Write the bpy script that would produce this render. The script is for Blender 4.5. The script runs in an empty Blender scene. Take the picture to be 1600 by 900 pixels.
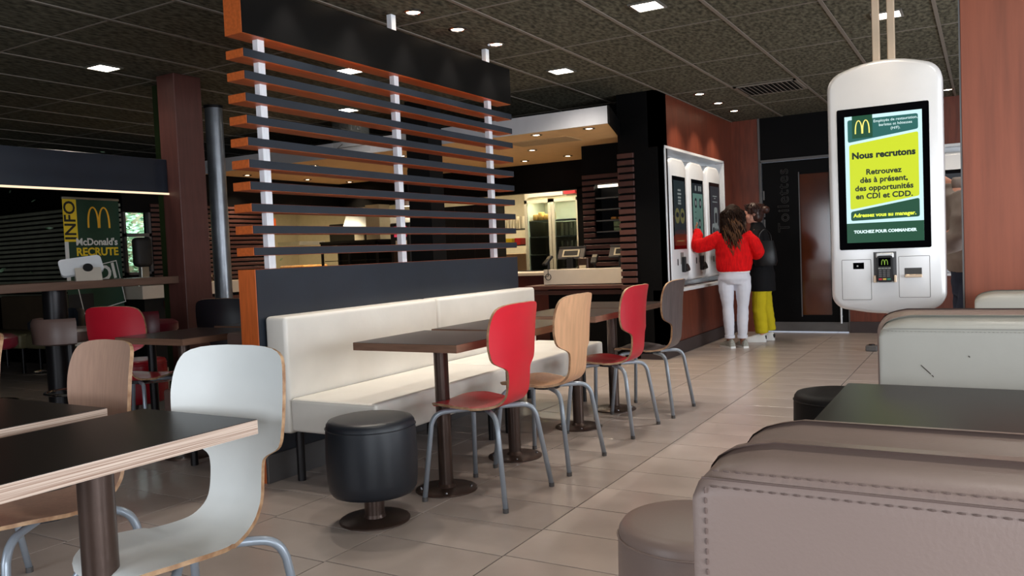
import bpy, bmesh, math, random
from mathutils import Vector, Matrix, noise as mnoise
random.seed(7)
PI = math.pi
R = math.radians
C = bpy.context.scene.collection
scene = bpy.context.scene
CH = 2.779          # ceiling height
EYE = 1.17

# ------------------------------------------------------------------ camera
cam_d = bpy.data.cameras.new('camera'); cam = bpy.data.objects.new('camera', cam_d); C.objects.link(cam)
_r = Vector((0.86394817, 0.50184793, -0.04173986)); _u = Vector((0.01459676, 0.05789512, 0.99821595)); _f = Vector((-0.50336914, 0.86301611, -0.04269303))
cam.matrix_world = Matrix(((_r.x, _u.x, -_f.x, 0), (_r.y, _u.y, -_f.y, 0), (_r.z, _u.z, -_f.z, EYE), (0, 0, 0, 1)))
cam_d.sensor_width = 36; cam_d.lens = 1276 / 1600 * 36; cam_d.clip_start = 0.02
scene.camera = cam

# ------------------------------------------------------------------ world, daylight, exposure
world = bpy.data.worlds.new('overcast'); scene.world = world; world.use_nodes = True
bg = world.node_tree.nodes['Background']; bg.inputs[0].default_value = (0.72, 0.82, 1.0, 1); bg.inputs[1].default_value = 0.9

def area(name, loc, rot, sx, sy, power, col):
    d = bpy.data.lights.new(name, 'AREA'); d.shape = 'RECTANGLE'; d.size = sx; d.size_y = sy
    d.energy = power; d.color = col
    o = bpy.data.objects.new(name, d); C.objects.link(o); o.location = loc; o.rotation_euler = rot
    return o
# daylight through the window fronts behind and to the right of the camera
area('window_daylight', (4.3, 0.6, 1.3), (0, R(90), 0), 1.6, 5.6, 265, (0.90, 0.95, 1.0))
area('window_daylight', (4.3, 5.85, 1.3), (0, R(90), 0), 1.6, 3.2, 160, (0.90, 0.95, 1.0))
area('window_daylight', (-3.1, -2.6, 1.3), (R(90), 0, 0), 2.1, 1.6, 45, (0.90, 0.95, 1.0))
area('window_daylight', (2.5, -2.6, 1.3), (R(90), 0, 0), 3.6, 1.6, 95, (0.90, 0.95, 1.0))

vs = scene.view_settings
vs.view_transform = 'Standard'; vs.look = 'None'; vs.gamma = 1.0; vs.use_curve_mapping = False; vs.exposure = 0.42
try:
    scene.cycles.use_denoising = True
    scene.cycles.max_bounces = 8; scene.cycles.caustics_reflective = False; scene.cycles.caustics_refractive = False
except Exception: pass

# ------------------------------------------------------------------ materials
def srgb(r, g, b):
    f = lambda c: (c / 255 / 12.92) if c / 255 <= 0.04045 else ((c / 255 + 0.055) / 1.055) ** 2.4
    return (f(r), f(g), f(b), 1)
MATS = {}
def mat(name, col, rough=0.5, metal=0.0, var=0.0, vscale=8.0, bump=0.0, bscale=60.0, stretch=None, emit=0.0, ecol=None,
        col2=None, spec=0.5, alpha=None, trans=0.0, coat=0.0, detail=4):
    if name in MATS: return MATS[name]
    m = bpy.data.materials.new(name); m.use_nodes = True; MATS[name] = m
    nt = m.node_tree; b = nt.nodes['Principled BSDF']
    b.inputs['Base Color'].default_value = col; b.inputs['Roughness'].default_value = rough; b.inputs['Metallic'].default_value = metal
    b.inputs['Specular IOR Level'].default_value = spec
    if trans: b.inputs['Transmission Weight'].default_value = trans
    if coat: b.inputs['Coat Weight'].default_value = coat; b.inputs['Coat Roughness'].default_value = 0.12
    if emit:
        b.inputs['Emission Color'].default_value = ecol or col; b.inputs['Emission Strength'].default_value = emit
    if alpha is not None: b.inputs['Alpha'].default_value = alpha
    tc = nt.nodes.new('ShaderNodeTexCoord'); mp = nt.nodes.new('ShaderNodeMapping')
    nt.links.new(tc.outputs['Object'], mp.inputs[0])
    if stretch: mp.inputs['Scale'].default_value = stretch
    n = nt.nodes.new('ShaderNodeTexNoise'); n.inputs['Scale'].default_value = vscale; n.inputs['Detail'].default_value = detail
    nt.links.new(mp.outputs[0], n.inputs[0])
    if var or col2:
        rp = nt.nodes.new('ShaderNodeValToRGB'); rp.color_ramp.elements[0].position = 0.32; rp.color_ramp.elements[1].position = 0.68
        c2 = col2 or tuple(min(1, c * (1 - var)) for c in col[:3]) + (1,)
        rp.color_ramp.elements[0].color = c2
        rp.color_ramp.elements[1].color = col if col2 else tuple(min(1, c * (1 + var)) for c in col[:3]) + (1,)
        nt.links.new(n.outputs[0], rp.inputs[0]); nt.links.new(rp.outputs[0], b.inputs['Base Color'])
        if emit and not ecol: nt.links.new(rp.outputs[0], b.inputs['Emission Color'])
    if bump:
        n2 = nt.nodes.new('ShaderNodeTexNoise'); n2.inputs['Scale'].default_value = bscale; n2.inputs['Detail'].default_value = 3
        nt.links.new(mp.outputs[0], n2.inputs[0])
        bp = nt.nodes.new('ShaderNodeBump'); bp.inputs['Strength'].default_value = bump; bp.inputs['Distance'].default_value = 0.004
        nt.links.new(n2.outputs[0], bp.inputs['Height']); nt.links.new(bp.outputs[0], b.inputs['Normal'])
    return m

M = dict(
    floor_tile=mat('floor_tile', srgb(172, 160, 153), 0.27, var=0.07, vscale=3.0, bump=0.08, bscale=25, spec=0.5),
    grout=mat('grout', srgb(20, 17, 16), 0.9, spec=0.1, var=0.1),
    ceiling_tile=mat('ceiling_tile', srgb(112, 109, 92), 0.95, col2=srgb(54, 52, 42), vscale=38, bump=0.9, bscale=55, stretch=(1, 0.45, 1), detail=6, spec=0.2),
    ceiling_bar=mat('ceiling_bar', srgb(122, 114, 104), 0.6, var=0.03),
    plenum=mat('plenum', srgb(20, 20, 20), 0.9, var=0.05),
    slate=mat('slate_laminate', srgb(30, 37, 47), 0.42, var=0.10, vscale=5, bump=0.1, bscale=90),
    slate_dark=mat('slate_header', srgb(13, 13, 14), 0.3, var=0.10, vscale=5, spec=0.3),
    orange_wood=mat('orange_wood', srgb(196, 96, 42), 0.45, var=0.16, vscale=9, stretch=(6, 6, 0.7)),
    orange_wood_h=mat('orange_wood_lengthwise', srgb(196, 96, 42), 0.45, var=0.16, vscale=9, stretch=(6, 0.6, 6)),
    post_white=mat('brushed_white_metal', srgb(232, 238, 244), 0.4, metal=0.0, var=0.06, vscale=14, stretch=(6, 6, 1)),
    black_wall=mat('black_laminate', srgb(6, 6, 7), 0.5, var=0.15, vscale=4, spec=0.12),
    black_soft=mat('black_matte', srgb(14, 14, 15), 0.6, var=0.1, spec=0.2),
    brown_wood=mat('brown_panel_wood', srgb(104, 50, 34), 0.42, var=0.22, vscale=7, stretch=(5, 5, 0.5), bump=0.05, bscale=40),
    column_wood=mat('pillar_wood', srgb(134, 72, 50), 0.45, var=0.15, vscale=5, stretch=(5, 5, 0.35), bump=0.05, bscale=30),
    wine_wood=mat('wine_pillar_wood', srgb(90, 54, 48), 0.45, var=0.14, vscale=6, stretch=(5, 5, 0.5)),
    skirting=mat('skirting', srgb(58, 48, 48), 0.5, var=0.08),
    skirting_grey=mat('skirting_grey', srgb(92, 90, 90), 0.4, metal=0.2, var=0.08),
    rib_red=mat('red_brown_rib', srgb(74, 42, 36), 0.5, var=0.15, vscale=6),
    rib_dark=mat('dark_rib', srgb(140, 142, 124), 0.5, var=0.15, vscale=6),
    soffit=mat('soffit_warm_glow', srgb(240, 198, 140), 0.8, var=0.03),  # warm light on the white underside is put into this colour
    soffit_face=mat('soffit_face', srgb(196, 196, 200), 0.7, var=0.03),
    white_vinyl=mat('white_vinyl', srgb(226, 222, 214), 0.38, var=0.035, vscale=5, bump=0.12, bscale=35),
    grey_vinyl=mat('pale_grey_vinyl', srgb(174, 172, 164), 0.4, var=0.05, vscale=4, bump=0.15, bscale=30),
    taupe_vinyl=mat('taupe_vinyl', srgb(150, 130, 122), 0.42, var=0.05, vscale=3, bump=0.08, bscale=220),
    olive_vinyl=mat('olive_vinyl', srgb(140, 132, 100), 0.4, var=0.05),
    brown_vinyl=mat('brown_vinyl', srgb(92, 78, 62), 0.35, var=0.08),
    mauve_vinyl=mat('mauve_vinyl', srgb(98, 78, 72), 0.4, var=0.06),
    black_vinyl=mat('black_vinyl', srgb(28, 33, 41), 0.42, var=0.08, vscale=6, bump=0.1, bscale=40),
    wine_vinyl=mat('wine_vinyl', srgb(100, 24, 38), 0.35, var=0.08),
    red_vinyl=mat('red_vinyl', srgb(160, 18, 34), 0.35, var=0.06),
    thread=mat('thread', srgb(112, 94, 88), 0.7, var=0.1),
    white_thread=mat('pale_thread', srgb(160, 158, 150), 0.7, var=0.1),
    steel_tube=mat('grey_painted_tube', srgb(160, 170, 182), 0.3, metal=0.25, var=0.05),
    brown_steel=mat('brown_steel', srgb(78, 62, 55), 0.32, metal=0.5, var=0.15, vscale=6, bump=0.08),
    dark_steel=mat('dark_steel', srgb(36, 34, 36), 0.35, metal=0.5, var=0.1),
    chrome=mat('chrome', srgb(190, 190, 195), 0.15, metal=1.0, var=0.03),
    cyl_steel=mat('brushed_duct_steel', srgb(150, 155, 162), 0.35, metal=0.8, var=0.12, vscale=8),
    table_top=mat('dark_table_top', srgb(28, 21, 19), 0.36, spec=0.4, var=0.10, vscale=16, stretch=(1, 5, 1), bump=0.05, bscale=90),
    table_top2=mat('brown_table_top', srgb(58, 48, 44), 0.28, spec=0.4, var=0.12, vscale=14, stretch=(1, 5, 1), bump=0.05, bscale=90),
    table_edge=mat('brown_table_edge', srgb(124, 92, 74), 0.45, var=0.15, stretch=(1, 1, 8)),
    ply_edge=mat('plywood_edge', srgb(222, 202, 186), 0.55, col2=srgb(150, 118, 100), vscale=9, stretch=(0.25, 0.25, 45)),
    ply_rim=mat('plywood_rim', srgb(196, 160, 124), 0.5, col2=srgb(140, 100, 70), vscale=30),
    white_ply=mat('white_laminate', srgb(234, 237, 235), 0.33, var=0.02),
    tan_ply=mat('tan_beech_laminate', srgb(188, 152, 132), 0.38, var=0.07, vscale=9, stretch=(8, 8, 0.6)),
    maple_ply=mat('honey_maple_laminate', srgb(222, 172, 132), 0.38, var=0.10, vscale=7, stretch=(7, 7, 0.6)),
    red_ply=mat('red_laminate', srgb(214, 30, 48), 0.36, var=0.03),
    darkred_ply=mat('deep_red_laminate', srgb(186, 24, 44), 0.36, var=0.03),
    grey_ply=mat('grey_brown_laminate', srgb(92, 82, 82), 0.38, var=0.18, vscale=8, stretch=(8, 8, 0.6)),
    black_ply=mat('black_laminate_seat', srgb(24, 24, 30), 0.35, var=0.1),
    kiosk_white=mat('kiosk_pearl', srgb(222, 222, 222), 0.32, metal=0.25, var=0.02, coat=0.3),
    white_gloss=mat('white_gloss', srgb(226, 228, 230), 0.25, var=0.02, coat=0.3),
    panel_line=mat('panel_line', srgb(120, 118, 116), 0.5, var=0.02),
    glass_black=mat('black_glass', srgb(5, 5, 7), 0.06, var=0.02, spec=0.4),
    rubber=mat('rubber', srgb(20, 20, 22), 0.6, var=0.05),
    pole_cream=mat('cream_pole', srgb(214, 190, 164), 0.35, metal=0.4, var=0.05),
    steel_grey=mat('stainless', srgb(170, 168, 160), 0.28, metal=0.8, var=0.08),
    cream_wall=mat('cream_kitchen_wall', srgb(196, 184, 150), 0.7, var=0.05),
    cream_paint=mat('cream_enamel', srgb(214, 204, 176), 0.4, var=0.03),
    green_post=mat('lime_edged_post', srgb(96, 128, 22), 0.35, var=0.15, vscale=3),
    dark_green_post=mat('dark_green_post', srgb(34, 46, 22), 0.4, var=0.1),
    white_top=mat('white_counter', srgb(206, 196, 182), 0.4, var=0.03),
    banner_green=mat('banner_green', srgb(16, 58, 40), 0.55, var=0.08),
    banner_yellow=mat('banner_yellow', srgb(232, 200, 40), 0.55, var=0.02),
    banner_white=mat('banner_white', srgb(225, 225, 222), 0.55, var=0.02),
    logo_yellow=mat('logo_yellow', srgb(250, 190, 50), 0.5, var=0.02),
    skin=mat('skin', srgb(206, 150, 128), 0.5, var=0.05, vscale=12),
    skin_dark=mat('skin_tanned', srgb(140, 92, 70), 0.5, var=0.05),
    hair=mat('brown_hair', srgb(46, 28, 20), 0.6, spec=0.12, col2=srgb(20, 12, 8), vscale=20, stretch=(6, 6, 1)),
    hair_red=mat('auburn_hair', srgb(70, 38, 28), 0.45, col2=srgb(34, 18, 14), vscale=20, stretch=(6, 6, 1)),
    hair_tip=mat('lighter_curl_ends', srgb(112, 76, 50), 0.5, spec=0.25, col2=srgb(66, 44, 30), vscale=20),
    red_knit=mat('red_knit', srgb(214, 14, 18), 0.85, var=0.18, vscale=20, stretch=(3, 3, 0.7), bump=0.6, bscale=40, spec=0.2),
    white_denim=mat('white_denim', srgb(214, 216, 226), 0.8, var=0.04, bump=0.2, spec=0.2),
    black_cloth=mat('black_cloth', srgb(14, 14, 17), 0.85, var=0.2, spec=0.25),
    yellow_cloth=mat('mustard_cloth', srgb(196, 178, 30), 0.8, var=0.10, vscale=6, spec=0.2, bump=0.2),
    grey_hoodie=mat('grey_beige_fleece', srgb(150, 142, 136), 0.9, var=0.10, vscale=9, spec=0.15, bump=0.2),
    jeans=mat('dark_blue_jeans', srgb(50, 58, 76), 0.85, var=0.15, vscale=14, spec=0.15),
    shoe_white=mat('white_shoe', srgb(226, 226, 224), 0.5, var=0.03),
    shoe_grey=mat('grey_mesh_shoe', srgb(150, 150, 142), 0.75, var=0.2, vscale=60),
    bag_leather=mat('black_leather', srgb(12, 12, 14), 0.42, spec=0.3, var=0.1, bump=0.2),
    leaf=mat('foliage', srgb(190, 220, 190), 0.6, col2=srgb(96, 140, 96), vscale=9, spec=0.2),
    door_glass=mat('tinted_door_glass', srgb(120, 70, 36), 0.12, trans=0.0, var=0.18, vscale=2.5, stretch=(1, 1, 0.4)),
    food=mat('golden_food', srgb(210, 150, 70), 0.6, var=0.2, vscale=30),
    orange_pack=mat('orange_packaging', srgb(226, 96, 26), 0.5, var=0.05),
    red_pack=mat('red_packaging', srgb(200, 40, 46), 0.5, var=0.05),
    card=mat('kraft_card', srgb(190, 160, 118), 0.7, var=0.05),
    outline_grey=mat('outline_grey', srgb(88, 86, 84), 0.5, var=0.02),
)
def emis(name, col, s):
    return mat(name, tuple(c * 0.25 for c in col[:3]) + (1,), 0.35, emit=s, ecol=col, var=0.01)
E = dict(
    lamp=emis('lamp_diffuser', srgb(255, 244, 230), 12.0), warm=emis('warm_lamp', srgb(255, 226, 190), 14.0),
    strip=emis('warm_strip', srgb(255, 222, 186), 0.9), shelf=emis('shelf_light', srgb(255, 238, 214), 1.8),
    s_white=emis('screen_white', srgb(205, 240, 246), 0.62), s_lime=emis('screen_lime', srgb(206, 222, 26), 0.6),
    s_teal=emis('screen_teal', srgb(36, 110, 104), 0.42), s_green=emis('screen_green', srgb(10, 84, 54), 0.4),
    s_ink=emis('screen_ink', srgb(8, 50, 38), 0.1), s_text=emis('screen_text', srgb(225, 250, 250), 0.7),
    s_yellow=emis('screen_yellow', srgb(214, 226, 60), 0.9), s_gold=emis('screen_gold', srgb(240, 220, 110), 0.9),
    s_dim=emis('screen_dim', srgb(24, 32, 38), 0.5), s_mint=emis('screen_mint', srgb(116, 160, 150), 0.22),
    s_icon=emis('screen_icon', srgb(150, 160, 160), 0.25), s_olive=emis('screen_olive', srgb(130, 130, 84), 0.2),
    s_brown=emis('screen_brown', srgb(96, 56, 40), 0.15), s_red=emis('screen_red', srgb(200, 60, 80), 0.7),
)

# ------------------------------------------------------------------ mesh helpers
def obj(name, bm, m, parent=None, smooth=False):
    me = bpy.data.meshes.new(name)
    if isinstance(bm, bmesh.types.BMesh):
        bmesh.ops.recalc_face_normals(bm, faces=bm.faces)
        if smooth:
            for f in bm.faces: f.smooth = True
        bm.to_mesh(me); bm.free()
    else: me = bm
    for mm in (m if isinstance(m, (list, tuple)) else [m]):
        if len(me.materials) < 8 and mm not in list(me.materials): me.materials.append(mm)
    if smooth:
        try: me.set_sharp_from_angle(angle=R(smooth if smooth is not True else 40))
        except Exception: pass
    o = bpy.data.objects.new(name, me); C.objects.link(o)
    if parent is not None: o.parent = parent
    return o
def tag(o, label, cat, group=None, kind=None):
    if label: o['label'] = label
    if cat: o['category'] = cat
    if group: o['group'] = group
    if kind: o['kind'] = kind
    return o
def thing(name, label, cat, loc=(0, 0, 0), rz=0, group=None):
    o = bpy.data.objects.new(name, None); C.objects.link(o); o.empty_display_size = 0.1
    o.location = loc; o.rotation_euler = (0, 0, rz)
    return tag(o, label, cat, group)
def struct(o): o['kind'] = 'structure'; return o
def dup(root, loc, rz=None, label=None):
    r = root.copy(); C.objects.link(r); r.location = loc
    if rz is not None: r.rotation_euler = (0, 0, rz)
    if label: r['label'] = label
    def rec(a, b):
        for ch in list(a.children):
            c = ch.copy(); C.objects.link(c); c.parent = b; rec(ch, c)
    rec(root, r); return r
def box(bm, x0, y0, z0, x1, y1, z1, bev=0.0, seg=1, midx=0):
    geo = bmesh.ops.create_cube(bm, size=1.0)
    vsx = geo['verts']
    sx, sy, sz = abs(x1 - x0), abs(y1 - y0), abs(z1 - z0)
    bmesh.ops.scale(bm, vec=(sx, sy, sz), verts=vsx)
    bmesh.ops.translate(bm, vec=((x0 + x1) / 2, (y0 + y1) / 2, (z0 + z1) / 2), verts=vsx)
    fs = set(f for v in vsx for f in v.link_faces)
    for f in fs: f.material_index = midx
    if bev > 0:
        es = list(set(e for v in vsx for e in v.link_edges))
        bev = min(bev, sx * 0.49, sy * 0.49, sz * 0.49)
        r = bmesh.ops.bevel(bm, geom=es, offset=bev, segments=seg, profile=0.5, affect='EDGES')
        for f in r['faces']: f.material_index = midx
    return vsx
def bx(*a, **k):
    bm = bmesh.new(); box(bm, *a, **k); return bm
def cyl(bm, x, y, z0, z1, r, r2=None, n=24, cap=True):
    g = bmesh.ops.create_cone(bm, cap_ends=cap, cap_tris=False, segments=n, radius1=r, radius2=r if r2 is None else r2, depth=abs(z1 - z0))
    bmesh.ops.translate(bm, vec=(x, y, (z0 + z1) / 2), verts=g['verts']); return g['verts']
def lathe(bm, x, y, prof, n=32):
    rings = []
    for r, z in prof:
        if r <= 1e-5: rings.append([bm.verts.new((x, y, z))])
        else: rings.append([bm.verts.new((x + r * math.cos(2 * PI * i / n), y + r * math.sin(2 * PI * i / n), z)) for i in range(n)])
    for a, b in zip(rings, rings[1:]):
        for i in range(n):
            j = (i + 1) % n
            if len(a) == 1 and len(b) == 1: continue
            if len(a) == 1: bm.faces.new((a[0], b[i], b[j]))
            elif len(b) == 1: bm.faces.new((a[i], a[j], b[0]))
            else: bm.faces.new((a[i], a[j], b[j], b[i]))
def catmull(pts, n=6):
    P = [Vector(p) for p in pts]; out = []
    for i in range(len(P) - 1):
        p0 = P[max(i - 1, 0)]; p1 = P[i]; p2 = P[i + 1]; p3 = P[min(i + 2, len(P) - 1)]
        for k in range(n):
            t = k / n
            out.append(0.5 * ((2 * p1) + (-p0 + p2) * t + (2 * p0 - 5 * p1 + 4 * p2 - p3) * t * t + (-p0 + 3 * p1 - 3 * p2 + p3) * t ** 3))
    out.append(P[-1]); return out
def tube(bm, pts, r, n=8, cap=True, closed=False):
    P = [Vector(p) for p in pts]; rings = []; prev = None
    for i, p in enumerate(P):
        if closed: t = P[(i + 1) % len(P)] - P[i - 1]
        else: t = P[min(i + 1, len(P) - 1)] - P[max(i - 1, 0)]
        t.normalize()
        if prev is None:
            a = Vector((0, 0, 1)) if abs(t.z) < 0.9 else Vector((1, 0, 0))
            u = t.cross(a).normalized()
        else: u = (prev - t * prev.dot(t)).normalized()
        prev = u; v = t.cross(u)
        rr = r[i] if isinstance(r, (list, tuple)) else r
        rings.append([bm.verts.new(p + u * rr * math.cos(2 * PI * k / n) + v * rr * math.sin(2 * PI * k / n)) for k in range(n)])
    m = len(rings)
    for i in range(m if closed else m - 1):
        a, b = rings[i], rings[(i + 1) % m]
        for k in range(n): bm.faces.new((a[k], a[(k + 1) % n], b[(k + 1) % n], b[k]))
    if cap and not closed:
        bm.faces.new(rings[0][::-1]); bm.faces.new(rings[-1])
def prism(bm, pts, axis, a, b):
    """polygon pts (2d) extruded along axis between a and b"""
    def P(u, v, w): return {'x': (w, u, v), 'y': (u, w, v), 'z': (u, v, w)}[axis]
    A = [bm.verts.new(P(u, v, a)) for u, v in pts]; B = [bm.verts.new(P(u, v, b)) for u, v in pts]
    bm.faces.new(A); bm.faces.new(B[::-1]); n = len(pts)
    for i in range(n): bm.faces.new((A[i], B[i], B[(i + 1) % n], A[(i + 1) % n]))
def rrect(x0, z0, x1, z1, r, n=6):
    out = []
    if not isinstance(r, (list, tuple)): r = [r] * 4
    for (cx, cz, a0), rr in zip(((x1, z1, 0), (x0, z1, 90), (x0, z0, 180), (x1, z0, 270)), r):
        ccx = cx - rr if a0 in (0, 270) else cx + rr; ccz = cz - rr if a0 in (0, 90) else cz + rr
        for k in range(n + 1):
            a = R(a0 + 90 * k / n); out.append((ccx + rr * math.cos(a), ccz + rr * math.sin(a)))
    return out
TMP = bpy.data.scenes.new('evaluation')
def evaluated_mesh(o):
    TMP.collection.objects.link(o)
    with bpy.context.temp_override(scene=TMP, view_layer=TMP.view_layers[0]):
        dg = bpy.context.evaluated_depsgraph_get(); dg.update()
        me = bpy.data.meshes.new_from_object(o.evaluated_get(dg))
    TMP.collection.objects.unlink(o); return me
def text(name, body, size, m, mw, parent=None, bold=0.0, depth=0.0008, align='CENTER', outline=0.0, spacing=1.0):
    cu = bpy.data.curves.new(name, 'FONT'); cu.body = body; cu.size = size; cu.align_x = align; cu.align_y = 'CENTER'
    cu.space_character = spacing; cu.resolution_u = 3
    if outline: cu.fill_mode = 'NONE'; cu.bevel_depth = outline; cu.bevel_resolution = 0; cu.dimensions = '3D'
    else: cu.offset = bold; cu.extrude = depth
    t = bpy.data.objects.new(name, cu); me = evaluated_mesh(t)
    bpy.data.objects.remove(t); bpy.data.curves.remove(cu)
    me.transform(mw); me.materials.clear(); me.materials.append(m)
    o = bpy.data.objects.new(name, me); C.objects.link(o)
    if parent is not None: o.parent = parent
    return o
def plane_mw(origin, right, up):
    r = Vector(right).normalized(); u = Vector(up).normalized(); n = r.cross(u); o = Vector(origin)
    return Matrix(((r.x, u.x, n.x, o.x), (r.y, u.y, n.y, o.y), (r.z, u.z, n.z, o.z), (0, 0, 0, 1)))
def arches(name, mw, w, h, m, parent, th=0.16):
    """a golden double arch, flat, w x h, on a plane"""
    bm = bmesh.new()
    def leg(cx):
        out, inn = [], []
        n = 22; a = w / 4
        for k in range(n + 1):
            t = PI * k / n
            out.append((cx + a * 1.08 * math.cos(t), h * (math.sin(t) ** 0.75 if math.sin(t) > 0 else 0)))
            inn.append((cx + a * (1.08 - th * 3.0) * math.cos(t), h * 0.93 * (math.sin(t) ** 0.8 if math.sin(t) > 0 else 0)))
        for k in range(n):
            q = [out[k], out[k + 1], inn[k + 1], inn[k]]
            A = [bm.verts.new((x, y - h / 2, 0.0)) for x, y in q]; B = [bm.verts.new((x, y - h / 2, 0.001)) for x, y in q]
            bm.faces.new(A); bm.faces.new(B[::-1])
            for i in range(4): bm.faces.new((A[i], A[(i + 1) % 4], B[(i + 1) % 4], B[i]))
    leg(-w / 4); leg(w / 4)
    bmesh.ops.transform(bm, matrix=mw, verts=bm.verts)
    return obj(name, bm, m, parent)
def quadpanel(name, mw, pts, d, m, parent):
    bm = bmesh.new(); prism(bm, pts, 'z', d, d + 0.0006); bmesh.ops.transform(bm, matrix=mw, verts=bm.verts)
    return obj(name, bm, m, parent)
def lamp_spot(parent, loc, power, col, size=110, blend=0.6, rad=0.03, tilt=0.0):
    d = bpy.data.lights.new('lamp', 'SPOT'); d.energy = power; d.color = col; d.spot_size = R(size); d.spot_blend = blend; d.shadow_soft_size = rad
    o = bpy.data.objects.new('lamp', d); C.objects.link(o); o.location = loc; o.rotation_euler = (0, R(-tilt), 0)
    if parent is not None: o.parent = parent
    return o

# ================================================================== STRUCTURE
# ---- floor: each tile its own slab, grout bed beneath
floor = struct(obj('floor', bx(-15, -3, -0.05, 5, 13.5, -0.004), M['grout']))
XL, PX, PYT = -2.25, 0.611, 0.3245
def project(x, y, z):
    v = Vector((x, y, z - EYE)); f = v.dot(_f)
    if f < 0.1: return None
    return 800 + 1276 * v.dot(_r) / f, 450 - 1276 * v.dot(_u) / f, f
tmesh = []
for k in range(4):
    bmt = bx(-PX / 2 + 0.0028, -PYT / 2 + 0.0028, -0.02, PX / 2 - 0.0028, PYT / 2 - 0.0028, 0.0, bev=0.0012)
    me = bpy.data.meshes.new('tile'); bmesh.ops.recalc_face_normals(bmt, faces=bmt.faces); bmt.to_mesh(me); bmt.free(); me.materials.append(M['floor_tile']); tmesh.append(me)
cand = []
rest = bmesh.new()
for i in range(-20, 12):
    off = {0: 0.0, 1: 0.012, -1: -0.01}.get(i, (i * 0.37 % 1) * 0.03)
    for j in range(-10, 42):
        cx = XL + (i + 0.5) * PX; cy = 2.65 + off + (j + 0.5) * PYT
        if cx < -14.5 or cx > 4.6 or cy < -2.8 or cy > 13.2: continue
        p = project(cx, cy, 0)
        if p and -60 < p[0] < 1660 and p[1] < 960: cand.append((p[2], cx, cy))
        else: cand.append((1000 + cy, cx, cy))
cand.sort()
for n_, (d_, cx, cy) in enumerate(cand):
    if n_ < 290:
        o = bpy.data.objects.new('tile', tmesh[n_ % 4]); C.objects.link(o); o.parent = floor; o.location = (cx, cy, 0)
    else:
        box(rest, cx - PX / 2 + 0.0018, cy - PYT / 2 + 0.0018, -0.02, cx + PX / 2 - 0.0018, cy + PYT / 2 - 0.0018, 0.0)
o = obj('far_tiles', rest, M['floor_tile'], floor); o['kind'] = 'stuff'

# ---- ceiling: plenum slab, hung tiles, metal bars
ceil = struct(obj('ceiling', bx(-15, -3, CH + 0.03, 5, 13.5, CH + 0.15), M['plenum']))
GX, GY, GX0, GY0 = 0.652, 1.276, -2.25, 5.895
cme = bx(-GX / 2 + 0.012, -GY / 2 + 0.008, 0.004, GX / 2 - 0.012, GY / 2 - 0.008, 0.025, bev=0.002)
me = bpy.data.meshes.new('ceiling_panel'); bmesh.ops.recalc_face_normals(cme, faces=cme.faces); cme.to_mesh(me); cme.free(); me.materials.append(M['ceiling_tile'])
far = bmesh.new(); nct = 0; cc = []
for i in range(-18, 11):
    for j in range(-6, 6):
        cx = GX0 + (i + 0.5) * GX; cy = GY0 + (j + 0.5) * GY
        if cx < -14 or cx > 4.6 or cy < -2.6 or cy > 13: continue
        if project(cx, cy, CH) and -300 < project(cx, cy, CH)[0] < 1900 and project(cx, cy, CH)[1] > -250: cc.append((project(cx, cy, CH)[2], cx, cy))
        else: cc.append((999, cx, cy))
cc.sort()
for d_, cx, cy in cc:
    if d_ < 900 and nct < 290:
        o = bpy.data.objects.new('ceiling_panel', me); C.objects.link(o); o.parent = ceil; o.location = (cx, cy, CH - 0.004); nct += 1
    else: box(far, cx - GX / 2 + 0.012, cy - GY / 2 + 0.008, CH, cx + GX / 2 - 0.012, cy + GY / 2 - 0.008, CH + 0.02)
o = obj('far_ceiling_panels', far, M['ceiling_tile'], ceil); o['kind'] = 'stuff'
for i in range(-18, 12):
    x = GX0 + i * GX
    if -14 < x < 4.6: obj('ceiling_bar', bx(x - 0.0125, -2.9, CH - 0.006, x + 0.0125, 13.4, CH + 0.02), M['ceiling_bar'], ceil)
for j in range(-6, 6):
    y = GY0 + j * GY
    obj('ceiling_bar', bx(-14, y - 0.007, CH - 0.003, 4.6, y + 0.007, CH + 0.02), M['ceiling_bar'], ceil)

# ---- outer shell
def wallbox(name, m, *a, **k): return struct(obj(name, bx(*a, **k), m))
YB = 10.9
wallbox('wall_right', M['black_wall'], 4.4, -3, 0, 4.6, 13.5, 0.5)
wallbox('trim_1', M['black_wall'], 4.4, -3, 2.1, 4.6, 13.5, CH)
wallbox('wall_right_far', M['cream_wall'], 4.4, 7.5, 0.5, 4.6, 13.5, 2.1)
wallbox('wall_rear', M['black_wall'], -15, -3, 0, 4.6, -2.8, 0.5)
wallbox('trim_2', M['black_wall'], -15, -3, 2.1, 4.6, -2.8, CH)
wallbox('wall_rear_left', M['black_wall'], -15, -3, 0.5, -4.2, -2.8, 2.1)
wallbox('wall_rear_added', M['black_wall'], -2.0, -3, 0.5, 0.6, -2.8, 2.1)  # unseen black panel, added so the kiosk glass reflects dark
for n_, x in enumerate((-4.2, -2.0, 0.2, 2.4, 4.35)):
    wallbox('window_%d' % (n_ + 1), M['dark_steel'], x - 0.04, -2.95, 0.5, x + 0.04, -2.85, 2.1)
for n_, y in enumerate((-2.2, 1.0, 4.2, 7.5)):
    wallbox('window_%d' % (n_ + 6), M['dark_steel'], 4.45, y - 0.04, 0.5, 4.55, y + 0.04, 2.1)
wallbox('wall_left', M['black_wall'], -15, -2.8, 0, -14.8, 13.5, CH)

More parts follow.
